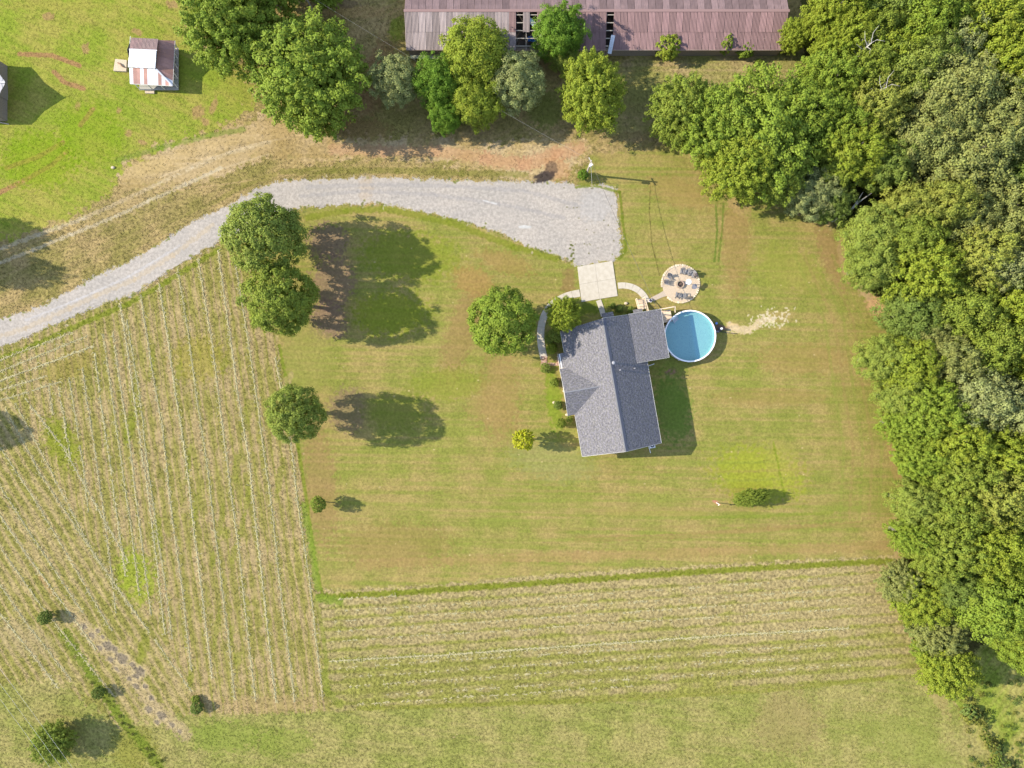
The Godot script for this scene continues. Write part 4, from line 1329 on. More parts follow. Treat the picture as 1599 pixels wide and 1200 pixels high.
	for i in 3:
		var lg := part("firewood", tube_mesh([W(1073.5 + i * 3.0, 463 + rng.randf() * 2.0, 0.18), W(1078 + i * 2.2, 465.5 + rng.randf(), 0.16)], [0.1, 0.09], 7), mat(0.42 - i * 0.12, 0.34 - i * 0.1, 0.24 - i * 0.08))
		tag(lg, ["pale split firewood log at the patio's lower right, lightest of three", "brown firewood log in the middle of three at the patio's lower right", "dark firewood log, darkest of three at the patio's lower right"][i], "log", "logs at the patio edge")
	var pl := thing("trash_can", "dark round bin at the patio's upper right edge", "bin", W(1085.5, 430))
	part("barrel", cyl(0.27, 0.75, 16, 0.3), mat(0.06, 0.05, 0.05, 0.5), pl, Transform3D(Basis(), Vector3(0, 0.375, 0)))
	part("lid", cyl(0.31, 0.06, 16, 0.2), mat(0.09, 0.07, 0.06, 0.5), pl, Transform3D(Basis(), Vector3(0, 0.78, 0)))
	var pot := thing("flower_pot", "white flower pot at the lower end of the right curved path", "pot", W(1015.5, 470))
	part("pot", cyl(0.2, 0.45, 16, 0.28), mat(0.74, 0.73, 0.76, 0.5), pot, Transform3D(Basis(), Vector3(0, 0.225, 0)))
	part("soil", cyl(0.22, 0.02, 14), mat(0.06, 0.05, 0.08), pot, Transform3D(Basis(), Vector3(0, 0.462, 0)))

func build_deck() -> void:
	var a := deg_to_rad(9.85)
	var dk := thing("deck", "tan wooden deck with rails between the roof and the pool", "deck", Vector3(16.7, 0, 9.87), a)
	var tones := [mat(0.50, 0.38, 0.26), mat(0.56, 0.44, 0.31), mat(0.46, 0.35, 0.25), mat(0.60, 0.48, 0.35)]
	var rail := mat(0.58, 0.46, 0.33)
	# boards under and beyond the porch roof
	for i in 26:
		var t := 12.9 + i * 0.27
		part("deck_board", box_mesh(Vector3(3.9 if i < 19 else 5.9, 0.05, 0.255)), tones[rng.randi() % 4], dk, Transform3D(Basis(), Vector3(7.4 if i < 19 else 8.4, 1.02 + rng.randf() * 0.006, -t)))
	for x in [5.6, 8.0, 11.2]:
		for t in [13.2, 16.4, 19.7]:
			if x > 9.3 and t < 18.0:
				continue
			part("post", box_mesh(Vector3(0.12, 1.0, 0.12)), rail, dk, Transform3D(Basis(), Vector3(x, 0.5, -t)))
	# upper railing along the top side, then down to the pool
	part("handrail", beam_mesh(Vector3(9.4, 2.0, -20.0), Vector3(11.9, 2.0, -20.0), 0.14, 0.05), rail, dk)
	part("handrail", beam_mesh(Vector3(11.9, 2.0, -20.05), Vector3(11.75, 2.0, -19.1), 0.14, 0.05), rail, dk)
	part("handrail", beam_mesh(Vector3(9.5, 2.0, -12.9), Vector3(9.5, 2.0, -17.8), 0.12, 0.05), rail, dk)
	for i in 13:
		part("baluster", box_mesh(Vector3(0.05, 0.95, 0.05)), rail, dk, Transform3D(Basis(), Vector3(9.4 + i * 0.205, 1.5, -20.0)))
	for i in 20:
		part("baluster", box_mesh(Vector3(0.05, 0.95, 0.05)), rail, dk, Transform3D(Basis(), Vector3(9.5, 1.5, -12.95 - i * 0.25)))
	# stairs down to the curved path
	var sr := thing("wooden_stairs", "tan wooden stairs with side rails below the curved path's end", "stairs", Vector3(16.7, 0, 9.87), a)
	for i in 6:
		part("tread", box_mesh(Vector3(1.15, 0.05, 0.27)), tones[i % 4], sr, Transform3D(Basis(), Vector3(7.15, 0.16 + i * 0.165, -22.1 + i * 0.29)))
	for x in [6.52, 7.78]:
		part("stringer", beam_mesh(Vector3(x, 0.05, -22.3), Vector3(x, 0.98, -20.1), 0.06, 0.25), rail, sr)
		part("handrail", beam_mesh(Vector3(x, 0.95, -22.35), Vector3(x, 1.95, -20.05), 0.12, 0.05), rail, sr)
		part("newel", box_mesh(Vector3(0.1, 0.95, 0.1)), rail, sr, Transform3D(Basis(), Vector3(x, 0.475, -22.3)))
		for i in 5:
			part("baluster", box_mesh(Vector3(0.045, 0.85, 0.045)), rail, sr, Transform3D(Basis(), Vector3(x, 0.75 + i * 0.18, -22.0 + i * 0.42)))

# ------------------------------------------------------------------ poles and wires
func wire(called: String, label: String, a: Vector3, b: Vector3, sag: float, r: float, m: Material) -> void:
	var pts := []
	var rad := []
	for i in 25:
		var t := i / 24.0
		pts.append(a.lerp(b, t) - Vector3(0, sag * 4.0 * t * (1.0 - t), 0))
		rad.append(r)
	var o := part(called, tube_mesh(pts, rad, 5), m)
	tag(o, label, "wire")

func pole(label: String, at: Vector3, h: float, arm: float) -> void:
	var o := thing("utility_pole", label, "utility pole", at)
	var wood := mat(0.34, 0.30, 0.26)
	part("shaft", cyl(0.17, h, 12, 0.11), wood, o, Transform3D(Basis(), Vector3(0, h / 2, 0)))
	part("crossarm", box_mesh(Vector3(0.1, 0.12, 1.3)), mat(0.4, 0.36, 0.31), o, Transform3D(Basis(Vector3.UP, arm), Vector3(0, h - 0.35, 0)))
	for s in [-1, 1]:
		part("insulator", cyl(0.05, 0.16, 8, 0.03), mat(0.7, 0.7, 0.72, 0.3), o, Transform3D(Basis(), Vector3(0, h - 0.2, 0) + Basis(Vector3.UP, arm) * Vector3(0, 0, s * 0.55)))
	part("transformer", cyl(0.2, 0.6, 12), mat(0.55, 0.56, 0.58, 0.4), o, Transform3D(Basis(), Vector3(0.05, h - 1.1, 0.32)))

func build_poles() -> void:
	var pb := W(916, 273)
	var hb := 6.7
	pole("weathered utility pole in a bush at the gravel's upper right corner", pb, hb, 0.5)
	var pa := W(497, 32)
	var ha := 8.0
	pole("utility pole between the two big trees at upper left", pa, ha, 0.5)
	var light := mat(0.62, 0.62, 0.60, 0.5)
	var dark := mat(0.06, 0.06, 0.06, 0.5)
	wire("power_line", "pale power line from the upper left pole to the gravel pole", pa + Vector3(0, ha - 0.1, 0), pb + Vector3(0, hb - 0.1, 0), 1.0, 0.009, mat(0.24, 0.24, 0.24, 0.5))
	wire("service_cable", "cable from the gravel pole down to the house roof corner", pb + Vector3(0, hb - 0.3, 0), Vector3(22.2, 4.05, -10.6), 0.5, 0.022, dark)
	wire("guy_wire", "pale guy wire from the gravel pole top to the drive", pb + Vector3(0, hb - 0.6, 0), W(925, 288, 0.05), 0.0, 0.022, light)
	# line along the lower left
	var q0 := W(-190, 690)
	var q1 := W(330, 1390)
	pole("utility pole outside the left frame carrying three wires", q0, 10.0, -0.9)
	pole("utility pole beyond the lower frame edge carrying three wires", q1, 10.0, -0.9)
	var side := (q1 - q0).normalized().cross(Vector3.UP)
	for i in 3:
		wire("power_line", ["pale power line at lower left, innermost of three over the dark bush", "pale power line at lower left, middle of three over the dark bush", "pale power line at lower left, outermost of three over the dark bush"][i], q0 + Vector3(0, 9.9, 0) - side * (i - 1) * 1.3, q1 + Vector3(0, 9.9, 0) - side * (i - 1) * 1.3, 1.4, 0.009, light)
	# white marker post
	var mp := thing("marker_post", "thin white marker post with long shadow beside the low evergreen", "post", W(1119.5, 785.5))
	part("post", cyl(0.06, 1.7, 10), mat(0.72, 0.7, 0.68, 0.5), mp, Transform3D(Basis(), Vector3(0, 0.85, 0)))
	part("cap", cyl(0.09, 0.1, 10, 0.05), mat(0.75, 0.3, 0.2, 0.5), mp, Transform3D(Basis(), Vector3(0, 1.75, 0)))
	part("plaque", box_mesh(Vector3(0.35, 0.25, 0.03)), mat(0.76, 0.74, 0.72, 0.5), mp, Transform3D(Basis(Vector3.UP, 0.5), Vector3(0, 1.4, 0.09)))

# ------------------------------------------------------------------ trees
func make_tints() -> void:
	var t := {
		"yellow": [0.262, 0.322, 0.036, "yellow-green"], "bright": [0.225, 0.305, 0.038, "bright green"], "mid": [0.245, 0.305, 0.055, "mid-green"], "dark": [0.165, 0.225, 0.045, "dark green"],
		"olive": [0.265, 0.29, 0.085, "olive"], "grey": [0.29, 0.325, 0.12, "pale grey-green"], "gold": [0.28, 0.31, 0.058, "golden olive"], "vivid": [0.15, 0.26, 0.028, "vivid green"], "blue": [0.215, 0.28, 0.055, "bluish green"], "lime": [0.46, 0.48, 0.03, "lime yellow"], "moss": [0.228, 0.288, 0.042, "moss green"],
	}
	for k in t:
		var m := StandardMaterial3D.new()
		m.albedo_color = Color(t[k][0], t[k][1], t[k][2]).linear_to_srgb()
		m.vertex_color_use_as_albedo = true
		m.roughness = 0.6
		m.metallic_specular = 0.25
		m.cull_mode = BaseMaterial3D.CULL_DISABLED
		m.backlight_enabled = true
		m.backlight = Color(0.85, 0.85, 0.85)
		tints[k] = m
		mats["tint_" + k] = t[k][3]

# a crown of unit half-size made of leaf-sized faces, gathered in boughs
func crown(seed_: int, style: String, boughs: int, per: int, leaf: float) -> ArrayMesh:
	var r := RandomNumberGenerator.new()
	r.seed = seed_
	var nz := FastNoiseLite.new()
	nz.seed = seed_
	nz.frequency = 0.9
	nz.fractal_octaves = 2
	var vs := PackedVector3Array()
	var ns := PackedVector3Array()
	var cs := PackedColorArray()
	var ix := PackedInt32Array()
	for b in boughs:
		var fy := 1.0 - (b + r.randf()) / boughs * 1.72
		var th := b * 2.39996 + r.randf_range(-0.5, 0.5)
		var rad := sqrt(maxf(0.0, 1.0 - fy * fy))
		var d := Vector3(cos(th) * rad, fy, sin(th) * rad)
		var lump := 1.0 + nz.get_noise_3dv(d * 1.6) * (0.34 if style != "cedar" else 0.18)
		var reach := r.randf_range(0.74, 0.98) * lump
		var p := d * reach
		var cr := r.randf_range(0.07, 0.135)
		if style == "cedar":
			var hh := fy
			var wd := clampf((1.0 - hh) * 0.62, 0.0, 1.0) * (1.0 if hh > -0.6 else 0.85)
			p = Vector3(cos(th) * wd, hh, sin(th) * wd) * Vector3(lump, 1, lump) * Vector3(r.randf_range(0.8, 1.08), 1, r.randf_range(0.8, 1.08))
			d = Vector3(cos(th), 0.5, sin(th)).normalized()
			cr = r.randf_range(0.10, 0.16)
		elif style == "clump":
			cr = r.randf_range(0.08, 0.17)
			p = d * r.randf_range(0.62, 1.0) * lump
		elif style == "round":
			p = d * r.randf_range(0.82, 0.96) * (1.0 + nz.get_noise_3dv(d * 1.6) * 0.26)
			cr = r.randf_range(0.10, 0.15)
		var n := (d * 0.55 + Vector3(0, 0.6, 0)).normalized()
		var tone := r.randf_range(0.78, 1.18)
		var warm := r.randf_range(0.92, 1.10)
		for k in per:
			var q := Vector3(r.randfn(), r.randfn(), r.randfn()).normalized()
			if q.dot(n) < -0.25:
				q = -q
			var pos: Vector3
			if style == "spiky" or style == "cedar":
				var s := pow(r.randf(), 0.8)
				var axis := (d + Vector3(0, 0.25, 0)).normalized()
				pos = p + axis * (s * 0.22 - 0.10) + q * cr * (1.0 - 0.6 * s) * r.randf_range(0.3, 1.5)
			else:
				pos = p + (q - n * q.dot(n) * 0.35) * cr * r.randf_range(0.35, 1.25)
			var nn := (q * 0.8 + n * 0.7 + Vector3(r.randfn(), r.randfn(), r.randfn()) * 0.42).normalized()
			var tx := nn.cross(Vector3(r.randfn(), r.randfn(), r.randfn())).normalized()
			var ty := nn.cross(tx)
			var l := leaf * r.randf_range(0.7, 1.25)
			var w := l * r.randf_range(0.45, 0.7)
			var at := vs.size()
			vs.append(pos - tx * l * 0.5)
			vs.append(pos + ty * w * 0.5 + nn * l * 0.10)
			vs.append(pos + tx * l * 0.5 - nn * l * 0.08)
			vs.append(pos - ty * w * 0.5 + nn * l * 0.10)
			var g := tone * r.randf_range(0.62, 1.36)
			var col := Color(g * warm, g, g * r.randf_range(0.8, 1.2))
			for i in 4:
				ns.append(nn)
				cs.append(col)
			for i in [0, 1, 2, 0, 2, 3]:
				ix.append(at + i)
	# inner foliage, coarser
	for k in int(boughs * 3.2):
		var q := Vector3(r.randfn(), r.randfn() * 0.9, r.randfn()).normalized()
		var pos := q * r.randf_range(0.35, 0.72)
		if style == "cedar":
			var y := r.randf_range(-0.85, 0.8)
			pos = Vector3(q.x, 0, q.z).normalized() * (1.0 - y) * 0.42 * r.randf_range(0.5, 1.0) + Vector3(0, y, 0)
		var nn := (q + Vector3(r.randfn(), r.randfn(), r.randfn()) * 0.5).normalized()
		var tx := nn.cross(Vector3(r.randfn(), r.randfn(), r.randfn())).normalized()
		var ty := nn.cross(tx)
		var l := 0.17
		var at := vs.size()
		vs.append(pos - tx * l * 0.5)
		vs.append(pos + ty * l * 0.35)
		vs.append(pos + tx * l * 0.5)
		vs.append(pos - ty * l * 0.35)
		var g := r.randf_range(0.7, 1.0)
		for i in 4:
			ns.append(nn)
			cs.append(Color(g, g, g))
		for i in [0, 1, 2, 0, 2, 3]:
			ix.append(at + i)
	var arr := []
	arr.resize(Mesh.ARRAY_MAX)
	arr[Mesh.ARRAY_VERTEX] = vs
	arr[Mesh.ARRAY_NORMAL] = ns
	arr[Mesh.ARRAY_COLOR] = cs
	arr[Mesh.ARRAY_INDEX] = ix
	var m := ArrayMesh.new()
	m.add_surface_from_arrays(Mesh.PRIMITIVE_TRIANGLES, arr)
	return m

func trunk_mesh(seed_: int) -> ArrayMesh:
	# for a tree ten metres tall
	var r := RandomNumberGenerator.new()
	r.seed = seed_
	var st := SurfaceTool.new()
	st.begin(Mesh.PRIMITIVE_TRIANGLES)
	st.set_smooth_group(0)
	var bend := Vector3(r.randf_range(-0.3, 0.3), 0, r.randf_range(-0.3, 0.3))
	tube(st, [Vector3(0, -0.2, 0), Vector3(0, 0.6, 0), bend * 0.5 + Vector3(0, 3, 0), bend + Vector3(0, 6, 0), bend * 1.2 + Vector3(0, 8.6, 0)], [0.36, 0.25, 0.21, 0.13, 0.04], 9)
	for i in 8:
		var h := 2.6 + i * 0.65
		var a := i * 2.4 + r.randf()
		var o := bend * (h / 6.0) + Vector3(0, h, 0)
		var l := r.randf_range(1.8, 3.0) * (1.0 - i * 0.06)
		var d := Vector3(cos(a), 0.55, sin(a)).normalized()
		tube(st, [o, o + d * l * 0.5, o + d * l + Vector3(0, 0.3, 0)], [0.10, 0.07, 0.02], 6)
	st.index()
	st.generate_normals()
	return st.commit()

func build_crowns() -> void:
	crowns = {
		"round": [crown(1, "round", 230, 80, 0.058), crown(2, "round", 230, 80, 0.060), crown(3, "round", 220, 80, 0.062)],
		"spiky": [crown(4, "spiky", 460, 62, 0.050), crown(5, "spiky", 440, 62, 0.051), crown(6, "spiky", 470, 62, 0.050)],
		"clump": [crown(7, "clump", 300, 76, 0.055), crown(8, "clump", 320, 74, 0.054), crown(9, "clump", 290, 78, 0.055)],
		"cedar": [crown(10, "cedar", 170, 46, 0.085), crown(11, "cedar", 180, 46, 0.085)],
		"bush": [crown(12, "spiky", 150, 40, 0.11), crown(13, "round", 130, 44, 0.11), crown(14, "clump", 130, 44, 0.11)],
	}
	for i in 3:
		trunks.append(trunk_mesh(40 + i))

# u, v, r: the crown as seen from above, in plan units at its own height; h: how tall
func tree(called: String, label: String, category: String, u: float, v: float, r: float, h: float, style: String, tint: String, squash := 0.42, group := "", oval := 1.0, turn := -1.0) -> Node3D:
	var ry := h * squash
	var hc := h - ry * 0.95
	var p := W(u, v, hc)
	var o := thing(called, label, category, Vector3(p.x, 0, p.z), rng.randf() * TAU if turn < 0 else turn, group)
	var k := h / 10.0
	var rr := r * 0.1 * (CAM_H - hc) / CAM_H
	if category != "shrub" and category != "weed":
		part("trunk", trunks[rng.randi() % 3], bark(), o, Transform3D(Basis().scaled(Vector3.ONE * k), Vector3.ZERO))
	var set_: Array = crowns[style]
	part("crown", set_[rng.randi() % set_.size()], tints[tint], o, Transform3D(Basis().scaled(Vector3(rr * oval, ry, rr)), Vector3(0, hc, 0)))
	return o

func bark() -> Material:
	return worn("bark", 91, 0.05, Color(0.10, 0.085, 0.07), Color(0.20, 0.175, 0.15), 0.8, 0.95)

func build_yard_trees() -> void:
	tree("shade_tree", "round dark green shade tree below the gravel drive, upper of two", "tree", 412, 365, 60, 13.4, "round", "mid", 0.40)
	tree("shade_tree", "round yellowish shade tree below the gravel drive, lower of two", "tree", 437, 467, 55, 12.2, "round", "moss", 0.42)
	tree("shade_tree", "round lone green shade tree on the hayfield edge of the lawn", "tree", 461, 646, 44, 12.2, "round", "mid", 0.42)
	tree("yard_tree", "wide green tree on the lawn left of the house", "tree", 786, 504, 53, 10.8, "round", "bright", 0.40)
	tree("yard_tree", "feathery yellow-green small tree inside the left curved path", "tree", 881, 491, 27, 9.4, "spiky", "yellow", 0.40)
	tree("yard_tree", "dark small tree under the feathery tree beside the left path", "tree", 870, 522, 13, 3.4, "bush", "mid", 0.48)
	tree("ornamental_tree", "small lime-yellow tree on the lawn at the house's lower left", "tree", 818, 687, 17, 5.0, "bush", "lime", 0.36)
	tree("sapling", "tiny young tree with detached shadow near the lawn's left edge", "tree", 497, 788, 12.5, 3.6, "bush", "moss", 0.34)
	tree("large_tree", "big bright tree at top left cut by the frame, right of the shed", "tree", 356, 40, 70, 13.5, "spiky", "bright", 0.44)
	tree("large_tree", "largest free-standing yellow-green tree above the dirt track", "tree", 482, 116, 86, 12.5, "spiky", "bright", 0.44)
	tree("large_tree", "lower limb tree of the yellow-green clump touching the red dirt", "tree", 492, 180, 32, 8.0, "spiky", "yellow", 0.45)
	tree("row_tree", "pale olive tree, leftmost of the clump below the barn", "tree", 618, 126, 38, 9.5, "clump", "grey", 0.46)
	tree("row_tree", "vivid green tree between the pale olive and yellow-green trees", "tree", 684, 130, 38, 9.5, "clump", "vivid", 0.46)
	tree("row_tree", "lower vivid green tree hanging over the red dirt strip", "tree", 696, 182, 26, 7.0, "clump", "vivid", 0.46)
	tree("row_tree", "tall yellow-green tree overlapping the barn roof's left part", "tree", 742, 82, 54, 11.0, "clump", "yellow", 0.46)
	tree("row_tree", "yellow-green tree below the one overlapping the barn roof", "tree", 744, 158, 42, 9.0, "clump", "yellow", 0.46)
	tree("row_tree", "grey-green tree right of the yellow-green clump below barn", "tree", 808, 128, 44, 9.5, "clump", "grey", 0.46)
	tree("row_tree", "vivid round tree growing in front of the torn barn roof", "tree", 874, 50, 42, 9.0, "clump", "vivid", 0.46)
	tree("row_tree", "dark low tree at the foot of the vivid barn-roof tree", "tree", 880, 84, 26, 5.0, "clump", "mid", 0.46)
	tree("cedar_tree", "oval yellow-olive cedar standing alone above the gravel end", "tree", 925, 145, 58, 10.5, "spiky", "yellow", 0.46, "", 0.84, 0.0)
	tree("cedar_tree", "dark green cedar at the left end of the woods' tongue", "tree", 1064, 172, 50, 11.0, "spiky", "moss", 0.46)
	tree("barn_shrub", "round yellow-green shrub in front of the barn's lower eave", "shrub", 1045, 73, 22, 3.8, "bush", "yellow", 0.48)
	tree("barn_shrub", "narrow bright shrub, left of two near the barn's right end", "shrub", 1135, 69, 14, 3.6, "bush", "bright", 0.48, "", 0.8, 0.0)
	tree("barn_shrub", "small low shrub, right of two near the barn's right end", "shrub", 1165, 77, 15, 2.8, "bush", "bright", 0.48)
	tree("barn_shrub", "tall bright bush against the barn's right gable end", "tree", 1240, 56, 24, 6.0, "spiky", "yellow", 0.47)
	tree("pole_bush", "leafy bush wrapped round the utility pole's foot", "shrub", 911, 273, 8.5, 2.2, "bush", "vivid", 0.48)
	# the low evergreen on the lawn
	var ev := tree("evergreen_shrub", "low wide evergreen shrub alone on the lower right lawn", "shrub", 1174, 778, 13, 3.2, "spiky", "moss", 0.48, "", 2.2, 0.16)
	tree("corner_tree", "dark round tree at the lower left corner with long shadow", "tree", 82, 1160, 31, 4.6, "spiky", "moss", 0.46)
	tree("offside_tree", "tree left of the frame whose shadow crosses the farm track", "tree", -176, 338, 30, 11.0, "spiky", "bright", 0.40)
	tree("offside_tree", "lower tree left of the frame shading the track's second rut", "tree", -196, 392, 32, 12.5, "spiky", "bright", 0.40)
	tree("offside_tree", "tree left of the frame shading the hayfield's left edge", "tree", -206, 664, 36, 11.0, "round", "mid", 0.40)
	tree("offside_tree", "tree above the frame shading the ground left of the barn", "tree", 410, -30, 60, 12.0, "spiky", "bright", 0.42)
	tree("offside_tree", "small tree above the frame beside the barn's left end", "tree", 505, -20, 30, 7.0, "spiky", "bright", 0.42)

const WOODS := [
	[1110, 196, 58, 12, "spiky", "bright"], [1190, 206, 74, 14, "spiky", "bright"], [1150, 258, 52, 12, "spiky", "yellow"], [1205, 268, 46, 11, "spiky", "moss"], [1250, 180, 48, 13, "spiky", "bright"],
	[1296, 20, 38, 14, "spiky", "yellow"], [1330, 8, 40, 15, "clump", "bright"], [1372, 24, 40, 15, "clump", "blue"], [1432, 40, 46, 16, "clump", "bright"], [1482, 8, 44, 16, "clump", "mid"], [1532, 45, 60, 17, "spiky", "yellow"], [1590, 18, 46, 17, "clump", "mid"],
	[1310, 66, 38, 13, "spiky", "yellow"], [1350, 60, 40, 14, "clump", "moss"], [1378, 96, 46, 15, "spiky", "yellow"], [1404, 122, 40, 15, "clump", "mid"], [1290, 128, 46, 13, "spiky", "bright"], [1480, 92, 46, 16, "clump", "grey"], [1556, 106, 50, 17, "spiky", "yellow"], [1340, 120, 36, 14, "spiky", "moss"], [1435, 98, 32, 15, "clump", "blue"],
	[1470, 158, 60, 17, "clump", "olive"], [1542, 186, 60, 17, "clump", "olive"], [1430, 216, 54, 16, "clump", "olive"], [1502, 250, 64, 17, "clump", "olive"], [1592, 156, 44, 17, "clump", "mid"], [1352, 182, 44, 15, "spiky", "gold"], [1328, 236, 46, 13, "spiky", "yellow"], [1374, 262, 36, 14, "clump", "blue"], [1262, 302, 36, 9, "clump", "grey"], [1296, 316, 28, 8, "clump", "dark"], [1586, 258, 44, 17, "clump", "dark"], [1300, 200, 40, 13, "spiky", "bright"], [1296, 262, 34, 11, "clump", "moss"],
	[1362, 366, 46, 13, "clump", "mid"], [1356, 416, 36, 11, "clump", "mid"], [1412, 328, 40, 15, "clump", "gold"], [1456, 326, 38, 16, "clump", "gold"], [1502, 346, 48, 16, "clump", "olive"], [1572, 344, 52, 17, "clump", "olive"], [1414, 378, 40, 14, "clump", "moss"], [1432, 428, 52, 14, "spiky", "yellow"], [1512, 410, 46, 16, "spiky", "gold"], [1542, 424, 34, 17, "clump", "grey"], [1594, 426, 38, 17, "clump", "olive"], [1420, 488, 44, 13, "clump", "dark"], [1488, 490, 50, 15, "clump", "moss"], [1572, 482, 42, 16, "spiky", "yellow"],
	[1372, 560, 34, 11, "clump", "mid"], [1412, 566, 42, 13, "clump", "yellow"], [1470, 560, 40, 15, "clump", "olive"], [1530, 546, 46, 16, "clump", "moss"], [1592, 552, 42, 16, "spiky", "yellow"], [1440, 530, 30, 13, "clump", "olive"],
	[1404, 620, 34, 12, "clump", "mid"], [1442, 640, 44, 14, "spiky", "bright"], [1510, 626, 46, 15, "clump", "grey"], [1572, 640, 50, 16, "clump", "grey"], [1408, 664, 30, 11, "spiky", "bright"], [1480, 682, 46, 15, "spiky", "yellow"], [1432, 716, 36, 12, "spiky", "bright"], [1490, 738, 42, 14, "spiky", "moss"], [1546, 706, 42, 15, "spiky", "yellow"], [1594, 712, 40, 16, "clump", "dark"],
	[1424, 786, 33, 11, "clump", "mid"], [1478, 800, 42, 13, "clump", "moss"], [1532, 770, 46, 15, "spiky", "gold"], [1584, 790, 46, 15, "clump", "mid"], [1420, 838, 30, 10, "spiky", "bright"], [1468, 858, 44, 12, "spiky", "moss"], [1530, 850, 46, 14, "spiky", "yellow"], [1590, 866, 44, 15, "spiky", "bright"],
	[1404, 912, 32, 7, "spiky", "olive"], [1438, 934, 42, 9, "spiky", "yellow"], [1484, 918, 36, 11, "clump", "dark"], [1542, 938, 56, 14, "clump", "bright"], [1594, 960, 48, 14, "clump", "yellow"], [1462, 990, 34, 8, "spiky", "olive"], [1474, 1046, 36, 9, "spiky", "yellow"], [1450, 1022, 24, 6, "spiky", "bright"], [1596, 1014, 34, 12, "clump", "bright"],
	[1660, 60, 70, 17, "clump", "mid"], [1670, 220, 70, 17, "clump", "olive"], [1670, 400, 70, 17, "clump", "moss"], [1665, 580, 70, 17, "clump", "bright"], [1660, 760, 70, 16, "clump", "mid"], [1660, 920, 70, 15, "clump", "bright"], [1380, -50, 60, 15, "clump", "mid"], [1500, -60, 60, 16, "clump", "bright"], [1600, -60, 60, 17, "clump", "mid"],
]
const LEVELS := [[0, "above the photo's top edge"], [62, "level with the barn roof"], [145, "just below the barn's level"], [235, "level with the red dirt strip"], [322, "level with the drive's upper edge"], [400, "level with the gravel parking end"], [500, "level with the fire-pit patio"], [600, "level with the swimming pool"], [725, "level with the house's lower gable"], [880, "level with the low evergreen shrub"], [960, "level with the upper hay rows"], [2000, "at the woods' lower tip"]]
const NTH := ["first", "second", "third", "fourth", "fifth", "sixth", "seventh", "eighth", "ninth", "tenth", "eleventh", "twelfth"]

func build_forest() -> void:
	var by := {}
	for i in WOODS.size():
		for k in LEVELS.size():
			if WOODS[i][1] < LEVELS[k][0]:
				if not by.has(k):
					by[k] = []
				by[k].append(i)
				break
	for k in by:
		var ids: Array = by[k]
		ids.sort_custom(func(a, b): return WOODS[a][0] < WOODS[b][0])
		for j in ids.size():
			var w: Array = WOODS[ids[j]]
			var label := "%s woods tree %s, %s from the left" % [mats["tint_" + w[5]], LEVELS[k][1], NTH[j]]
			tree("forest_tree", label, "tree", w[0] + 5.0, w[1], w[2] * 1.07, w[3] * rng.randf_range(0.93, 1.05), w[4], w[5], 0.44, "trees of the woods", rng.randf_range(0.86, 1.14))

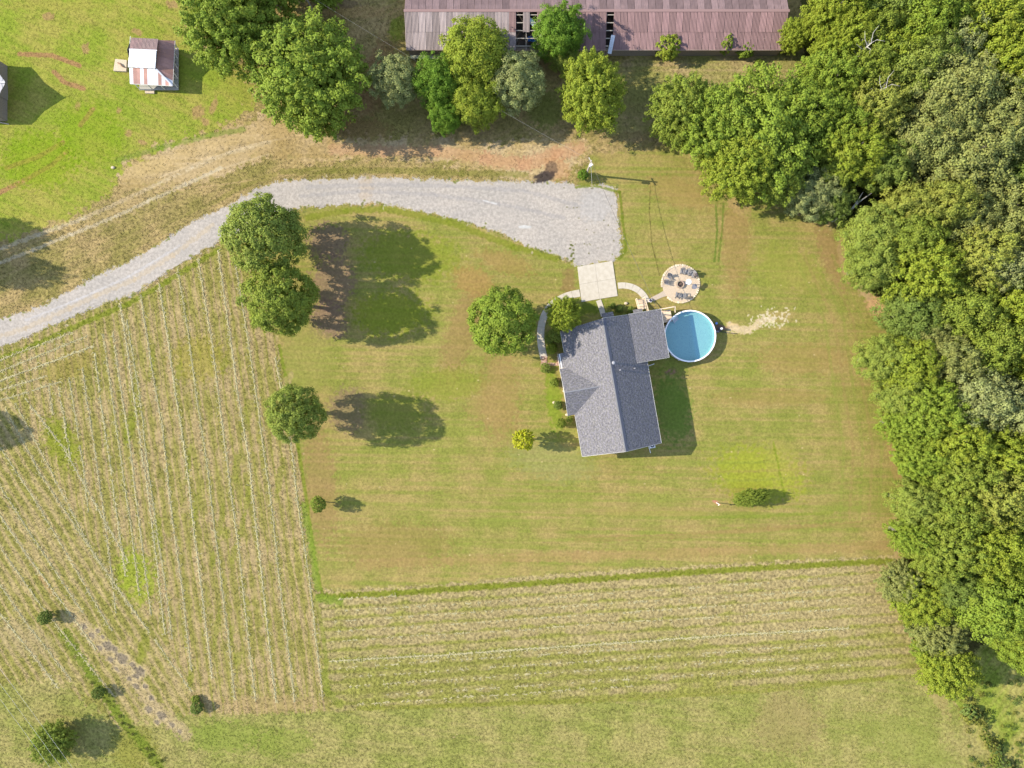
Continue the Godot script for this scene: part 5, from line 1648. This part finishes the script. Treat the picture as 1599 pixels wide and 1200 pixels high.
func build_small_plants() -> void:
	var shrubs := [[866, 597, 8, 1.3, "moss", "dark foundation shrub, topmost beside the house's left wall"], [872, 633, 7, 1.4, "dark", "small foundation shrub beside a tan stone, second from the top"], [877, 661, 8, 2.4, "moss", "thin foundation shrub at the left wall's third place down"], [890, 655, 6, 1.3, "mid", "little shrub tucked against the cross gable's lower corner"],
		[71, 965, 11, 2.2, "dark", "small dark bush in the left hayfield, upper of the swale bushes"], [154, 1082, 10, 1.9, "dark", "small dark bush left of the mud bed, middle of three"], [307, 1106, 10, 1.6, "dark", "small dark bush right of the mud bed, lowest of three"], [305, 1093, 7, 0.9, "moss", "low weed clump just above the lowest dark bush"],
		[862, 545, 9, 1.3, "yellow", "low yellowish shrub inside the left path's lower bend"], [858, 530, 8, 1.0, "mid", "low green shrub inside the left path above the bend"], [852, 575, 8, 1.0, "mid", "low green shrub just below the brick landing"], [958, 478, 5, 1.6, "dark", "thin dark shrub right of the short straight path"], [968, 483, 6, 1.2, "dark", "thin dark shrub at the house wall near the entry roof"], [986, 484, 6, 0.9, "mid", "low green shrub at the upper house wall"],
		[1185, 98, 7, 0.9, "moss", "low weed clump on the tan grass below the barn's right end"], [830, 86, 10, 1.4, "gold", "golden weed clump below the torn barn hole"], [648, 80, 5, 0.8, "gold", "pale weed clump at the barn's lower left corner"]]
	for s in shrubs:
		tree("garden_shrub", s[5], "shrub", s[0], s[1], s[2], s[3], "bush", s[4], 0.48)
	var stone := worn("stone", 68, 0.03, Color(0.36, 0.29, 0.20), Color(0.52, 0.43, 0.31), 0.3)
	for s in [[882, 611, "pale stone beside the house's left wall below the topmost shrub"], [866, 629, "tan stone left of the second foundation shrub"], [886, 648, "white stone at the cross gable's lower corner"], [177, 262, "grey tree stump at the meadow's edge by the sandy patch"], [978, 474, "small pale stone on the grass inside the right curved path"]]:
		var sm := SphereMesh.new()
		sm.radius = 0.3
		sm.height = 0.4
		sm.radial_segments = 7
		sm.rings = 4
		var o := part("garden_stone", sm, stone, null, Transform3D(Basis(Vector3.UP, rng.randf() * 3.0).scaled(Vector3(1.1, 0.8, 0.8)), W(s[0], s[1]) + Vector3(0, 0.1, 0)))
		tag(o, s[2], "stone")
	# a bleached fallen limb at the woods' edge
	var limb := thing("dead_limb", "bleached bare limbs poking out of the woods' edge near its middle", "dead limb", W(1338, 318, 5.0))
	var pale := mat(0.42, 0.40, 0.37)
	part("branch", tube_mesh([Vector3(-1.0, 0, 1.2), Vector3(0, 0.6, 0), Vector3(1.8, 1.0, -1.3)], [0.14, 0.12, 0.04], 7), pale, limb)
	part("branch", tube_mesh([Vector3(-1.0, 0, 1.2), Vector3(-0.3, 0.7, 0.0), Vector3(0.4, 1.2, -1.4)], [0.12, 0.1, 0.03], 7), pale, limb)
	part("trunk", tube_mesh([Vector3(-1.2, -5.0, 1.4), Vector3(-1.0, 0, 1.2)], [0.2, 0.14], 8), pale, limb)
	for q in [[1330, 92, "pale dead snag standing among the woods below the barn's right end"], [1352, 158, "pale dead snag in the woods left of the big olive trees"]]:
		var o := thing("dead_tree", q[2], "dead tree", W(q[0], q[1], 9.0) * Vector3(1, 0, 1))
		part("trunk", tube_mesh([Vector3(0, 0, 0), Vector3(0.1, 6, 0), Vector3(0.3, 14, 0.2)], [0.22, 0.16, 0.05], 8), pale, o)
		for i in 16:
			var h := 9.0 + i * 0.34
			var a := i * 2.4
			part("branch", tube_mesh([Vector3(0.2, h, 0.1), Vector3(0.2 + cos(a) * 0.8, h + 0.7, sin(a) * 0.8), Vector3(0.2 + cos(a + 0.4) * 1.6, h + 1.2, sin(a + 0.4) * 1.6)], [0.04, 0.03, 0.012], 5), pale, o)
	# undergrowth along the woods and the ditch, beyond counting
	var spots := []
	var edge := [1262, 110, 1240, 200, 1265, 318, 1305, 338, 1330, 392, 1352, 440, 1392, 480, 1388, 520, 1368, 580, 1385, 640, 1402, 700, 1412, 760, 1408, 810, 1410, 870, 1390, 905, 1410, 960, 1440, 1030, 1470, 1080, 1505, 1115, 1535, 1165, 1560, 1215]
	for i in range(0, edge.size() - 2, 2):
		var a := Vector2(edge[i], edge[i + 1])
		var b := Vector2(edge[i + 2], edge[i + 3])
		for k in int(a.distance_to(b) / (3.0 if a.y < 1060.0 else 8.0)):
			var p := a.lerp(b, rng.randf()) + Vector2(absf(rng.randfn(0, 12.0)) + 2.0, rng.randfn(0, 4.0))
			spots.append([p, rng.randf_range(0.5, 1.3)])
	for i in 90:
		spots.append([Vector2(rng.randf_range(1510, 1640), rng.randf_range(1060, 1230)), rng.randf_range(0.25, 0.5)])
	scatter("undergrowth", "rank weeds and saplings along the foot of the woods", spots, [Color(0.19, 0.24, 0.04), Color(0.23, 0.24, 0.05), Color(0.15, 0.21, 0.05)])
	spots = []
	var ditch := [140, 1060, 170, 1100, 195, 1130, 215, 1160, 240, 1180, 260, 1200]
	for i in range(0, ditch.size() - 2, 2):
		for k in 6:
			spots.append([Vector2(ditch[i], ditch[i + 1]).lerp(Vector2(ditch[i + 2], ditch[i + 3]), rng.randf()) + Vector2(rng.randfn(0, 7), rng.randfn(0, 5)), rng.randf_range(0.12, 0.30)])
	scatter("ditch_weeds", "rank green weeds growing along the ditch at lower left", spots, [Color(0.17, 0.20, 0.04), Color(0.21, 0.21, 0.06)])

func scatter(called: String, label: String, spots: Array, cols: Array) -> void:
	var mm := MultiMesh.new()
	mm.transform_format = MultiMesh.TRANSFORM_3D
	mm.use_colors = true
	mm.mesh = crown(77 + spots.size(), "clump", 26, 26, 0.24)
	mm.instance_count = spots.size()
	for i in spots.size():
		var s: float = spots[i][1]
		var p: Vector2 = spots[i][0]
		mm.set_instance_transform(i, Transform3D(Basis(Vector3.UP, rng.randf() * TAU).scaled(Vector3(s, s * rng.randf_range(0.7, 1.3), s)), W(p.x, p.y) + Vector3(0, s * 0.5, 0)))
		var c: Color = cols[rng.randi() % cols.size()]
		mm.set_instance_color(i, c * rng.randf_range(0.8, 1.2))
	var o := MultiMeshInstance3D.new()
	o.multimesh = mm
	o.name = numbered(called)
	var m: StandardMaterial3D = tints["mid"].duplicate()
	m.albedo_color = Color.WHITE
	o.material_override = m
	add_child(o)
	tag(o, label, "", "", "stuff")

# ------------------------------------------------------------------ hay lying in rows
var loose: SurfaceTool

func hay_row(pts: Array, label: String, group: String, dense: float, m: Material) -> void:
	var st := st_new()
	if dense < 0.5:
		if loose == null:
			loose = st_new()
		st = loose
	for i in range(0, pts.size() - 2, 2):
		var a := W(pts[i], pts[i + 1])
		var b := W(pts[i + 2], pts[i + 3])
		var l := a.distance_to(b)
		var d := (b - a) / l
		var x := d.cross(Vector3.UP)
		var n := int(l / 0.17)
		var wig := rng.randf() * 6.0
		for k in n:
			if rng.randf() > dense:
				continue
			var t := (k + rng.randf()) / n
			var off := sin(t * l * 0.12 + wig) * 0.07
			var c := a.lerp(b, t) + x * (off + rng.randfn(0, 0.03))
			var dir := (d + x * rng.randfn(0, 0.35)).normalized()
			var w := rng.randf_range(0.05, 0.12)
			var h := rng.randf_range(0.02, 0.065)
			var hl := rng.randf_range(0.18, 0.34)
			var sx := dir.cross(Vector3.UP)
			var top := c + Vector3(0, h, 0)
			var p0 := c - dir * hl
			var p1 := c + dir * hl
			quad(st, p0 + sx * w, p1 + sx * w, top + dir * hl * 0.6, top - dir * hl * 0.6)
			quad(st, p1 - sx * w, p0 - sx * w, top - dir * hl * 0.6, top + dir * hl * 0.6)
			for j in 1:
				var e := c + x * rng.randfn(0, 0.22) + d * rng.randf_range(-0.3, 0.3)
				var q := Vector3(rng.randfn(), 0.15, rng.randfn()).normalized() * rng.randf_range(0.12, 0.28)
				var s := q.cross(Vector3.UP).normalized() * 0.035
				quad(st, e - q + s + Vector3(0, 0.05, 0), e - q - s + Vector3(0, 0.05, 0), e + q - s + Vector3(0, 0.09, 0), e + q + s + Vector3(0, 0.09, 0))
	if dense < 0.5:
		return
	var o := part("hay_row", done(st), m)
	tag(o, label, "hay row", group)

func build_hay_rows() -> void:
	var straw := [mat(0.315, 0.28, 0.145, 0.95), mat(0.295, 0.265, 0.135, 0.95), mat(0.335, 0.30, 0.16, 0.95)]
	# west field: nearly straight rows, listed from the lawn leftwards: top u, top v, bottom v, how full
	var west := [[432, 560, 1092, 0.82], [368, 405, 1096, 0.95], [340, 392, 1096, 0.95], [309, 404, 1094, 0.95], [279, 420, 1094, 0.95], [249, 443, 1060, 0.95], [220, 460, 1050, 0.9], [198, 500, 1000, 0.82], [187, 473, 990, 0.8], [175, 520, 960, 0.82], [160, 520, 930, 0.82], [146, 552, 900, 0.82], [128, 575, 960, 0.82], [108, 590, 800, 0.82], [92, 604, 720, 0.82], [76, 600, 650, 0.82]]
	for i in west.size():
		var w: Array = west[i]
		var pts := []
		var n := 6
		for k in n + 1:
			var v := lerpf(w[1], w[2], k / float(n))
			pts.append(w[0] + 0.158 * (v - w[1]) - 0.00004 * (v - w[1]) ** 2 + rng.randfn(0, 0.8))
			pts.append(v)
		hay_row(pts, "pale row of cut hay in the west field, %s counting leftwards from the lawn" % (NTH[i] if i < 12 else ["thirteenth", "fourteenth", "fifteenth", "sixteenth"][i - 12]), "rows of cut hay, west field", w[3], straw[i % 3])
	# in between, thinner gleanings that belong to nobody's count
	var diag := [[24, 631, 150, 872, 300, 1080, 0.7], [8, 640, 60, 735, 210, 958, 0.82], [40, 622, 100, 700, 200, 880, 0.82], [0, 700, 60, 790, 175, 985, 0.7], [-10, 745, 40, 822, 130, 960, 0.8], [-30, 760, 40, 865, 150, 1015, 0.8], [-30, 812, 60, 940, 180, 1090, 0.7], [-30, 870, 50, 985, 110, 1062, 0.82], [-30, 922, 40, 1010, 90, 1075, 0.82]]
	for i in diag.size():
		var w: Array = diag[i]
		hay_row([w[0], w[1], w[2], w[3], w[4], w[5]], "slanting row of cut hay at far left, %s counting down from the top" % NTH[i], "slanting rows of cut hay", w[6], straw[i % 3])
	var head := [[-60, 586, 0, 563, 114, 520, 0.82], [-60, 602, 0, 580, 136, 526, 0.82], [-60, 616, 0, 594, 146, 541, 0.82], [-60, 630, 0, 610, 72, 588, 0.82], [-60, 640, 0, 625, 95, 596, 0.82]]
	for i in head.size():
		var w: Array = head[i]
		hay_row([w[0], w[1], w[2], w[3], w[4], w[5]], "row of cut hay running beside the drive at far left, %s below the gravel" % NTH[i], "hay rows beside the drive", w[6], straw[i % 3])
	var south := [[530, 937, 620, 0.3], [520, 955, 1290, 0.16], [520, 972, 1330, 0.2], [525, 987, 1300, 0.2], [508, 1003, 1340, 0.2], [516, 1034, 1325, 0.9], [530, 1043, 1000, 0.25], [530, 1058, 1330, 0.2], [540, 1073, 1250, 0.2], [600, 1086, 1330, 0.2], [560, 1100, 1000, 0.2]]
	for i in south.size():
		var w: Array = south[i]
		var pts := []
		for k in 6:
			var u := lerpf(w[0], w[2], k / 5.0)
			pts.append(u)
			pts.append(w[1] - 0.065 * (u - w[0]) + rng.randfn(0, 0.6))
		hay_row(pts, "row of cut hay across the south field, %s counting down from the lawn" % NTH[i], "rows of cut hay, south field", w[3], straw[i % 3])
	var lo := part("loose_hay", done(loose), straw[0])
	tag(lo, "faint broken wisps of hay left in both hayfields", "", "", "stuff")

# ------------------------------------------------------------------ grass
func build_grass() -> void:
	var st := st_new()
	for i in 7:
		var a := i * 2.4 + 0.3
		var o := Vector3(cos(a * 1.7), 0, sin(a * 1.7)) * 0.07
		var d := Vector3(cos(a), 0, sin(a))
		var s := d.cross(Vector3.UP) * 0.022
		var tip := o + d * 0.11 + Vector3(0, 0.085, 0)
		st.add_vertex(o + s); st.add_vertex(tip); st.add_vertex(o - s)
	var m := done(st)
	var n := 230000
	var buf := PackedFloat32Array()
	buf.resize(n * 16)
	var k := 0
	var tries := 0
	while k < n and tries < n * 3:
		tries += 1
		var u := rng.randf_range(-40.0, 1640.0)
		var v := rng.randf_range(-40.0, 1240.0)
		var id := region[clampi(int((v + 150.0) / 1.953125), 0, 767) * 1024 + clampi(int((u + 200.0) / 1.953125), 0, 1023)]
		if id == 12 or id == 7 or (id == 3 and rng.randf() < 0.75):
			continue
		if u > 872 and u < 1122 and v > 405 and v < 712:
			var p2 := Vector2(u, v)
			if p2.distance_to(Vector2(1074, 524)) < 42.0 or p2.distance_to(Vector2(1063, 443)) < 30.0 or (u > 898 and u < 968 and v < 474) or (u > 880 and u < 1025 and v > 495):
				continue
		if u > 845 and u < 880 and v > 455 and v < 572:
			continue
		var x := clampi(int((u + 200.0) / 0.9765625), 0, GW - 1)
		var y := clampi(int((v + 150.0) / 0.9765625), 0, GH - 1)
		var q := (y * GW + x) * 3
		var a := rng.randf() * TAU
		var s := rng.randf_range(0.7, 1.3) * (0.62 if id == 4 else 0.95)
		var hgt := s * rng.randf_range(0.7, 1.2) * (0.5 if id == 1 or id == 4 else 1.0)
		var p := W(u, v)
		var g := rng.randf_range(0.88, 1.30) / TONE
		var o := k * 16
		buf[o] = cos(a) * s; buf[o + 1] = 0.0; buf[o + 2] = sin(a) * s; buf[o + 3] = p.x
		buf[o + 4] = 0.0; buf[o + 5] = hgt; buf[o + 6] = 0.0; buf[o + 7] = 0.0
		buf[o + 8] = -sin(a) * s; buf[o + 9] = 0.0; buf[o + 10] = cos(a) * s; buf[o + 11] = p.z
		buf[o + 12] = lin[gbuf[q]] * g; buf[o + 13] = lin[gbuf[q + 1]] * g; buf[o + 14] = lin[gbuf[q + 2]] * g; buf[o + 15] = 1.0
		k += 1
	var mm := MultiMesh.new()
	mm.transform_format = MultiMesh.TRANSFORM_3D
	mm.use_colors = true
	mm.mesh = m
	mm.instance_count = k
	mm.buffer = buf.slice(0, k * 16)
	var gm := StandardMaterial3D.new()
	gm.vertex_color_use_as_albedo = true
	gm.roughness = 0.8
	gm.metallic_specular = 0.15
	gm.cull_mode = BaseMaterial3D.CULL_DISABLED
	gm.backlight_enabled = true
	gm.backlight = Color(0.4, 0.4, 0.4)
	var o := MultiMeshInstance3D.new()
	o.name = "grass"
	o.multimesh = mm
	o.material_override = gm
	add_child(o)
	tag(o, "short grass of the lawn, meadow and hayfields", "", "", "stuff")
